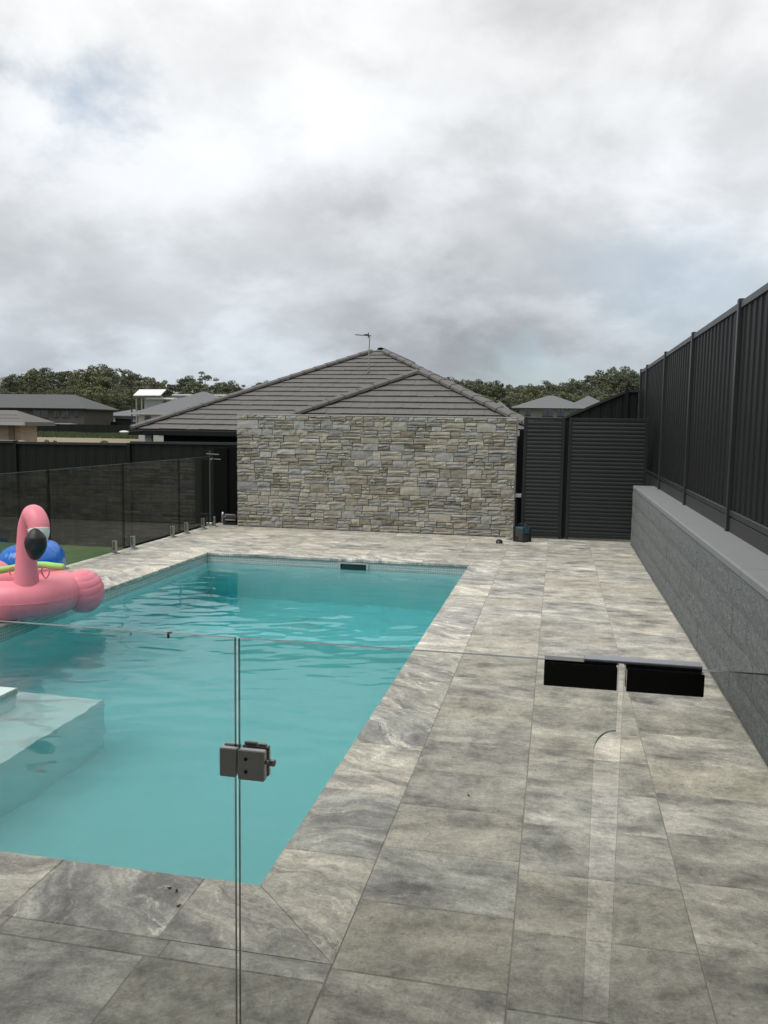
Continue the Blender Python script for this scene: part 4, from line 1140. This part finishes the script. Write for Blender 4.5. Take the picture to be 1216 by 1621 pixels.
o = MB().cbox(-26.0, -25.72, 35.9, 35.995, -0.6, 1.4, .01).obj('downpipe', MT['bark'], nb); o.location = -norg
for k in range(3):   # tile courses of the near slope and its hip
    r0 = 0.36 * k; sl_ = (2.10 - 1.54) / (0.65 + .62)
    o = MB().box(-40.5, -24.78 - r0 - .1, 35.38 + r0, 35.46 + r0, 1.50 + sl_ * r0, 1.565 + sl_ * r0).obj('tile_course', MT['rooftile'], nb); o.location = -norg
lwl = MB().cbox(-33, -23.9, 34.0, 34.25, -0.6, 0.70, .02).obj('low_wall', MT['bricktan'])
tag(lwl, 'low tan wall in front of the tan brick house', 'wall')
hip_house('white_cottage', 'small white house with a grey hip roof behind the dark brick house', -96, -86.9, 165, 174, -0.6, 2.9, 4.3, MT['palewall'], MT['greyroof'], 0.6, [(-93.4, -89.6, 1.4, 2.2)])
hip_house('grey_house', 'grey hip-roofed house with pale walls left of the tiled roof', -48.0, -36.5, 90, 101, -0.6, 2.62, 5.35, MT['palewall'], MT['greyroof'], 0.6,
          [(-47.2, -46.4, 1.5, 2.3), (-45.4, -44.4, 0.2, 2.2), (-43.4, -42.2, 0.2, 2.2), (-41.2, -38.5, 1.2, 2.3)])
hip_house('right_grey_house', 'two-storey house with pale grey hip roof above the slatted gates', -6.4, 3.6, 140, 149, -0.6, 4.95, 7.0, MT['midwall'], MT['greyroof'], 1.1,
          [(-2.6, -1.0, 3.5, 4.7), (-0.2, 0.8, 3.5, 4.7), (1.8, 2.8, 3.4, 4.7), (-5.4, -4.6, 3.6, 4.7)])
hip_house('distant_house', 'grey roofed house partly hidden behind the pale hip-roofed one at right', 2.0, 9.6, 172, 180, -0.6, 5.8, 8.2, MT['midwall'], MT['greyroof'], 0.8, [(5, 6.5, 4.4, 5.5)])
hip_house('small_gabled_house', 'small grey house roof peeking out beside the tiled hip', -12.4, -8.6, 150, 158, -0.6, 4.0, 6.2, MT['palewall'], MT['greyroof'], 0.7, [(-10.6, -9.6, 2.4, 3.4)])
# pale strip behind the right grey house upper storey
# white modern two-storey house
mo = thing('modern_house', (-78, 155, -0.6), 'white modern house with a sloping white roof among the trees', 'house', 'houses beyond the fences')
mor = Vector(mo.location)
def ml(o): o.location = -mor; return o
ml(MB().box(-79.9, -74.5, 152.3, 156, -0.6, 6.4).obj('wall', MT['palewall'], mo))
ml(MB().add([(-80.9, 149.8, 6.72), (-75.2, 149.8, 6.78), (-75.2, 152.2, 7.95), (-80.9, 152.2, 7.9), (-80.9, 149.8, 6.55), (-75.2, 149.8, 6.6), (-75.2, 152.2, 7.78), (-80.9, 152.2, 7.73)],
             [(0, 1, 2, 3), (7, 6, 5, 4), (4, 5, 1, 0), (5, 6, 2, 1), (6, 7, 3, 2), (7, 4, 0, 3)]).obj('roof', MT['whiteroof'], mo))
ml(MB().box(-79.0, -73.0, 151.0, 152.29, 6.0, 6.3).obj('fascia', MT['whiteroof'], mo))
ml(MB().box(-79.2, -76.0, 149.9, 152.28, 3.6, 3.9).obj('balcony', MT['whiteroof'], mo))
for a in (-80.6, -79.5): ml(MB().box(a, a + .25, 150.1, 150.4, -0.6, 6.5).obj('column', MT['midwall'], mo))
wn = ml(MB().box(-75.9, -75.2, 152.2, 152.295, 5.2, 5.7).obj('window', MT['window'], mo))
# long white building
lo = thing('white_hall', (-73, 178, -0.6), 'long white building with dark windows behind the grey house', 'building', 'houses beyond the fences')
lor = Vector(lo.location)
def ll(o): o.location = -lor; return o
ll(MB().box(-84, -66, 174, 184, -0.6, 7.5).obj('wall', MT['trim'], lo))
ll(MB().box(-84.3, -65.7, 173.6, 184.3, 7.52, 7.8).obj('roof', MT['whiteroof'], lo))
for a, b in ((-78.2, -76.6), (-75.2, -74.4), (-71.8, -70.2)):
    ll(MB().box(a, b, 173.93, 173.99, 4.6, 6.3).obj('window', MT['window'], lo))
for a in (-80.5, -77.4, -74.0, -70.8): ll(MB().box(a, a + .12, 173.9, 173.995, -0.6, 7.4).obj('panel_joint', MT['midwall'], lo))
# dark fence across the field, and one nearer the grey house
def far_fence(x0, x1, y_, zt, label, n):
    o = thing('paling_fence', ((x0 + x1) / 2, y_, -0.6), label, 'fence')
    org = Vector(o.location)
    L = (x1 - x0) / n
    for k in range(n):
        q = MB().box(x0 + k * L + .06, x0 + (k + 1) * L - .06, y_ - .02, y_ + .02, -0.6, zt).obj('fence_panel', MT['charcoal'], o); q.location = -org
        q = MB().box(x0 + k * L - .05, x0 + k * L + .05, y_ - .06, y_ + .06, -0.6, zt + .05).obj('post', MT['charcoal'], o); q.location = -org
far_fence(-104, -66, 131, 0.98, 'dark fence running across the far field below the brick house', 16)
far_fence(-93, -76, 160, 1.5, 'dark fence behind the field next to the parked trucks', 7)
# vehicles
def truck(x, y, label, bodym, k, rz):
    o = thing('parked_truck', (x, y, -0.6), label, 'truck', 'trucks parked beyond the field', rz)
    MB().cbox(-2.6, 1.0, -1.0, 1.0, 0.8, 2.5 + k, .06).obj('box_body', bodym, o)
    MB().cbox(1.05, 2.6, -0.95, 0.95, 0.6, 2.1, .25).obj('cab', bodym, o)
    MB().cbox(1.6, 2.62, -0.8, 0.8, 1.35, 1.85, .08).obj('windscreen', MT['window'], o)
    MB().cbox(-2.6, 2.6, -0.9, 0.9, 0.45, 0.795, .03).obj('chassis', MT['black'], o)
    for a in (-1.7, 1.7):
        for b in (-0.95, 0.95):
            wh = MB().tube([(a, b - .12, .42), (a, b + .12, .42)], .42, 18).obj('wheel', MT['black'], o)
            MB().tube([(a, b - .125, .42), (a, b + .125, .42)], .2, 12).obj('rim', MT['trim'], wh)
truck(-93.5, 166, 'white box truck parked left of the others beyond the field', MT['whiteroof'], 0.9, rad(15))
truck(-88.0, 167, 'cream truck parked between the white trucks', MT['bricktan'], 0.4, rad(-20))
truck(-84.2, 165, 'low white truck parked nearest the dark pole', MT['whiteroof'], 0.0, rad(5))
pole = MB().tube([(-73.2, 135, -0.6), (-73.25, 135, 4.0), (-73.3, 135, 9.6)], [.14, .12, .09], 10).tube([(-73.3, 135, 8.7), (-72.3, 135, 8.8)], .05, 8).obj('power_pole', MT['black'])
tag(pole, 'dark timber power pole standing left of the white modern house', 'pole')
# small shrubs in the field
def tree_mesh(name, H, cr, cz, nclump, nleaf, leaf, seed, mat, flat=0.62, trunk=True, hollow=0.5):
    g = np.random.default_rng(seed)
    cen = []
    while len(cen) < nclump:
        p = g.uniform(-1, 1, 3)
        if np.linalg.norm(p) <= 1 and np.linalg.norm(p) > hollow * g.random(): cen.append(p * np.array([cr, cr, cz]) + np.array([0, 0, H - cz]))
    cen = np.array(cen)
    V = []; tint = []
    for c in cen:
        rr = g.uniform(0.10, 0.30) * cr
        n = nleaf
        d = g.normal(size=(n, 3)); d /= np.linalg.norm(d, axis=1)[:, None]
        pos = c + d * (rr * g.uniform(0.55, 1.0, n) ** 0.6)[:, None] * np.array([1, 1, flat])
        a = g.normal(size=(n, 3)); a /= np.linalg.norm(a, axis=1)[:, None]
        b = np.cross(a, d + 0.4 * g.normal(size=(n, 3))); b /= np.linalg.norm(b, axis=1)[:, None] + 1e-9
        s_ = leaf * g.uniform(0.5, 1.0, n)[:, None]
        V.append(np.stack([pos - a * s_ - b * s_ * .45, pos + a * s_ - b * s_ * .45, pos + a * s_ + b * s_ * .45, pos - a * s_ + b * s_ * .45], 1).reshape(-1, 3))
        tint += list(np.clip(g.normal(0.5, 0.12) + g.normal(0, .12, n), 0, 1))
    V = np.concatenate(V); nq = len(V) // 4
    me = bpy.data.meshes.new(name)
    me.vertices.add(len(V)); me.vertices.foreach_set('co', V.ravel())
    me.loops.add(nq * 4); me.loops.foreach_set('vertex_index', np.arange(nq * 4))
    me.polygons.add(nq); me.polygons.foreach_set('loop_start', np.arange(nq) * 4); me.polygons.foreach_set('loop_total', np.full(nq, 4))
    me.update(); me.validate()
    at_ = me.attributes.new('tint', 'FLOAT', 'FACE'); at_.data.foreach_set('value', np.array(tint, dtype=np.float32))
    me.materials.append(mat)
    tm = None
    if trunk:
        m_ = MB(); r0 = H * 0.017
        m_.tube([(0, 0, 0), (0.1, 0, H * .3), (-.1, .1, H * .6), (0, 0, H * .9)], [r0, r0 * .8, r0 * .55, r0 * .2], 8)
        for k in range(7):
            c = cen[g.integers(len(cen))]; z0 = g.uniform(.35, .65) * H
            m_.tube([(0, 0, z0), tuple((np.array([0, 0, z0]) + c) / 2 + np.array([0, 0, -.3])), tuple(c)], [r0 * .45, r0 * .3, r0 * .1], 6)
        tm = mesh(name + '_trunk', m_.v, m_.f, MT['bark'])
    return me, tm, V, np.array(tint)
protos = [tree_mesh('crown', 17, 4.6, 6.0, 95, 66, 0.27, 11, MT['leaf']), tree_mesh('crown', 17, 5.4, 5.0, 105, 66, 0.28, 12, MT['leaf2']),
          tree_mesh('crown', 17, 3.6, 6.6, 36, 66, 0.26, 13, MT['leaf'], 0.6), tree_mesh('crown', 17, 5.0, 4.2, 30, 70, 0.27, 14, MT['leaf'], 0.5),
          tree_mesh('crown', 17, 4.2, 7.4, 110, 62, 0.27, 15, MT['leaf2'], 0.8)]
def tree(px, top, Y, kind, label, group, sc=1.0):
    P = at(px, top, Y); H = P.z + 0.6
    me, tm, _, _ = protos[kind]
    o = thing('gum_tree', (P.x, Y, -0.6), label, 'tree', group, random.uniform(0, 6.28))
    s_ = H / 17.4
    o.scale = (s_ * sc, s_ * sc, s_)
    link('crown', me, o); link('trunk', tm, o)
    return o
LT = [(-30, 600), (-12, 603), (6, 598), (20, 590), (34, 588), (46, 594), (58, 578), (70, 580), (82, 576), (96, 584), (108, 586), (122, 582), (134, 580), (150, 572),
      (164, 574), (178, 576), (190, 580), (203, 584), (216, 590), (232, 596), (246, 594), (260, 602), (274, 603), (286, 600), (298, 594), (312, 602), (340, 604),
      (352, 600), (366, 600), (380, 606), (396, 610), (412, 607), (426, 602), (440, 606)]
for i, (px, tp) in enumerate(LT):
    tree(px, tp + random.uniform(-1, 3), random.uniform(238, 268), [0, 3, 2, 0, 1, 3, 4][i % 7], 'gum tree on the skyline of the wooded ridge left of the tiled roof', 'skyline trees left of the house', random.uniform(.85, 1.15))
tree(325, 584, 262, 3, 'lone round-crowned gum rising above the ridge over the grey house', None, 0.95)
for i in range(22):
    px = -30 + i * 21 + random.uniform(-7, 7)
    tp = 612 + random.uniform(-6, 12) + (8 if px > 230 else 0)
    tree(px, tp, random.uniform(205, 228), [1, 4, 0][i % 3], 'olive green bushy tree at the foot of the left wooded ridge', 'bushy trees left of the house', random.uniform(1.1, 1.4))
RT = [(696, 598), (710, 597), (722, 594), (735, 597), (748, 602), (760, 596), (773, 602), (786, 600), (798, 604), (810, 605), (824, 607), (838, 606), (852, 606), (866, 601), (880, 598),
      (894, 602), (908, 597), (922, 598), (936, 590), (950, 584), (963, 586), (976, 577), (990, 578), (1003, 586), (1018, 586), (1034, 588), (1050, 586), (1066, 592)]
for i, (px, tp) in enumerate(RT):
    tree(px, tp + random.uniform(-1, 3), random.uniform(238, 268), [2, 0, 3, 4, 0, 1][i % 6], 'gum tree on the skyline of the wooded ridge right of the tiled roof', 'skyline trees right of the house', random.uniform(.85, 1.15))
for i in range(16):
    px = 690 + i * 23 + random.uniform(-7, 7)
    tree(px, 618 + random.uniform(-6, 8), random.uniform(205, 228), [1, 4, 0][i % 3], 'olive green bushy tree at the foot of the right wooded ridge', 'bushy trees right of the house', random.uniform(1.1, 1.4))
# the wood behind and below them, one mass
Vs = []; Ts = []
for i in range(115):
    px = random.uniform(-60, 1120) if i % 4 else random.uniform(-60, 440)
    Y = random.uniform(232, 300)
    me, tm, V, tt = protos[random.choice([0, 1, 4])]
    P = at(px, 640, Y); s_ = random.uniform(0.60, 0.88) * Y / 262; a = random.uniform(0, 6.28)
    c_, n_ = math.cos(a), math.sin(a)
    q = V * s_ * np.array([1.7, 1.7, 1.0])
    q = np.stack([q[:, 0] * c_ - q[:, 1] * n_ + P.x, q[:, 0] * n_ + q[:, 1] * c_ + Y, q[:, 2] - 0.6 - random.uniform(0, 4.0)], 1)
    Vs.append(q); Ts.append(tt * 0.8)
V = np.concatenate(Vs); tt = np.concatenate(Ts); nq = len(V) // 4
me = bpy.data.meshes.new('woodland')
me.vertices.add(len(V)); me.vertices.foreach_set('co', V.ravel())
me.loops.add(nq * 4); me.loops.foreach_set('vertex_index', np.arange(nq * 4))
me.polygons.add(nq); me.polygons.foreach_set('loop_start', np.arange(nq) * 4); me.polygons.foreach_set('loop_total', np.full(nq, 4))
me.update()
a_ = me.attributes.new('tint', 'FLOAT', 'FACE'); a_.data.foreach_set('value', tt.astype(np.float32))
me.materials.append(MT['leaf'])
tag(link('woodland', me), 'dense dark eucalypt woodland filling the ridge behind the houses', 'woodland', kind='stuff')
for (px, py, Y, s_, lab) in ((74, 700, 40, .06, 'small dry shrub left on the dirt just above the lawn fence'), (87, 701, 40, .055, 'small dry shrub second from left above the lawn fence'), (165, 700, 58, .10, 'low brown shrub on the bare dirt near the house corner')):
    P = at(px, py, Y)
    o = thing('dry_shrub', (P.x, Y, -0.6), lab, 'shrub', 'shrubs on the field'); o.scale = (s_ * .55,) * 2 + ((P.z + 0.75) / 17,)
    link('foliage', protos[1][0], o); link('stem', protos[1][1], o)
# long rough grass under the far fence
g = np.random.default_rng(5); n = 26000
gx_ = g.uniform(-102, -52, n); gy_ = g.uniform(98, 130.5, n); keep = (np.sin(gx_ * .35) + np.sin(gy_ * .5 + gx_ * .2)) > -1.1
gx_, gy_ = gx_[keep], gy_[keep]; n = len(gx_)
hh_ = g.uniform(.15, .5, n); an = g.uniform(0, 3.14, n); w_ = .06
p0 = np.stack([gx_ - w_ * np.cos(an), gy_ - w_ * np.sin(an), np.full(n, -.6)], 1); p1 = np.stack([gx_ + w_ * np.cos(an), gy_ + w_ * np.sin(an), np.full(n, -.6)], 1)
p2 = np.stack([gx_ + g.normal(0, .12, n), gy_ + g.normal(0, .12, n), -.6 + hh_], 1)
V = np.stack([p0, p1, p2], 1).reshape(-1, 3)
me = bpy.data.meshes.new('rough_grass'); me.vertices.add(n * 3); me.vertices.foreach_set('co', V.ravel())
me.loops.add(n * 3); me.loops.foreach_set('vertex_index', np.arange(n * 3)); me.polygons.add(n)
me.polygons.foreach_set('loop_start', np.arange(n) * 3); me.polygons.foreach_set('loop_total', np.full(n, 3)); me.update()
me.materials.append(MT['drygrass'])
tag(link('rough_grass', me), 'rough green grass on the field below the far fence', 'grass', kind='stuff')

# ------------------------------------------------------------------ the home behind the viewer: shades the near paving, shows in reflections
pr_ = MB().box(-9, 1.3, -4.6, -4.4, -0.05, 2.75).obj('patio_wall', MT['housewall']); tag(pr_, 'dark rear wall of the home behind the viewer', 'wall', kind='structure')
pr_ = MB().box(-9, 1.3, -4.7, 1.45, 2.75, 2.95).obj('patio_roof', MT['ceiling']); tag(pr_, 'flat patio roof above the viewer', 'roof', kind='structure')
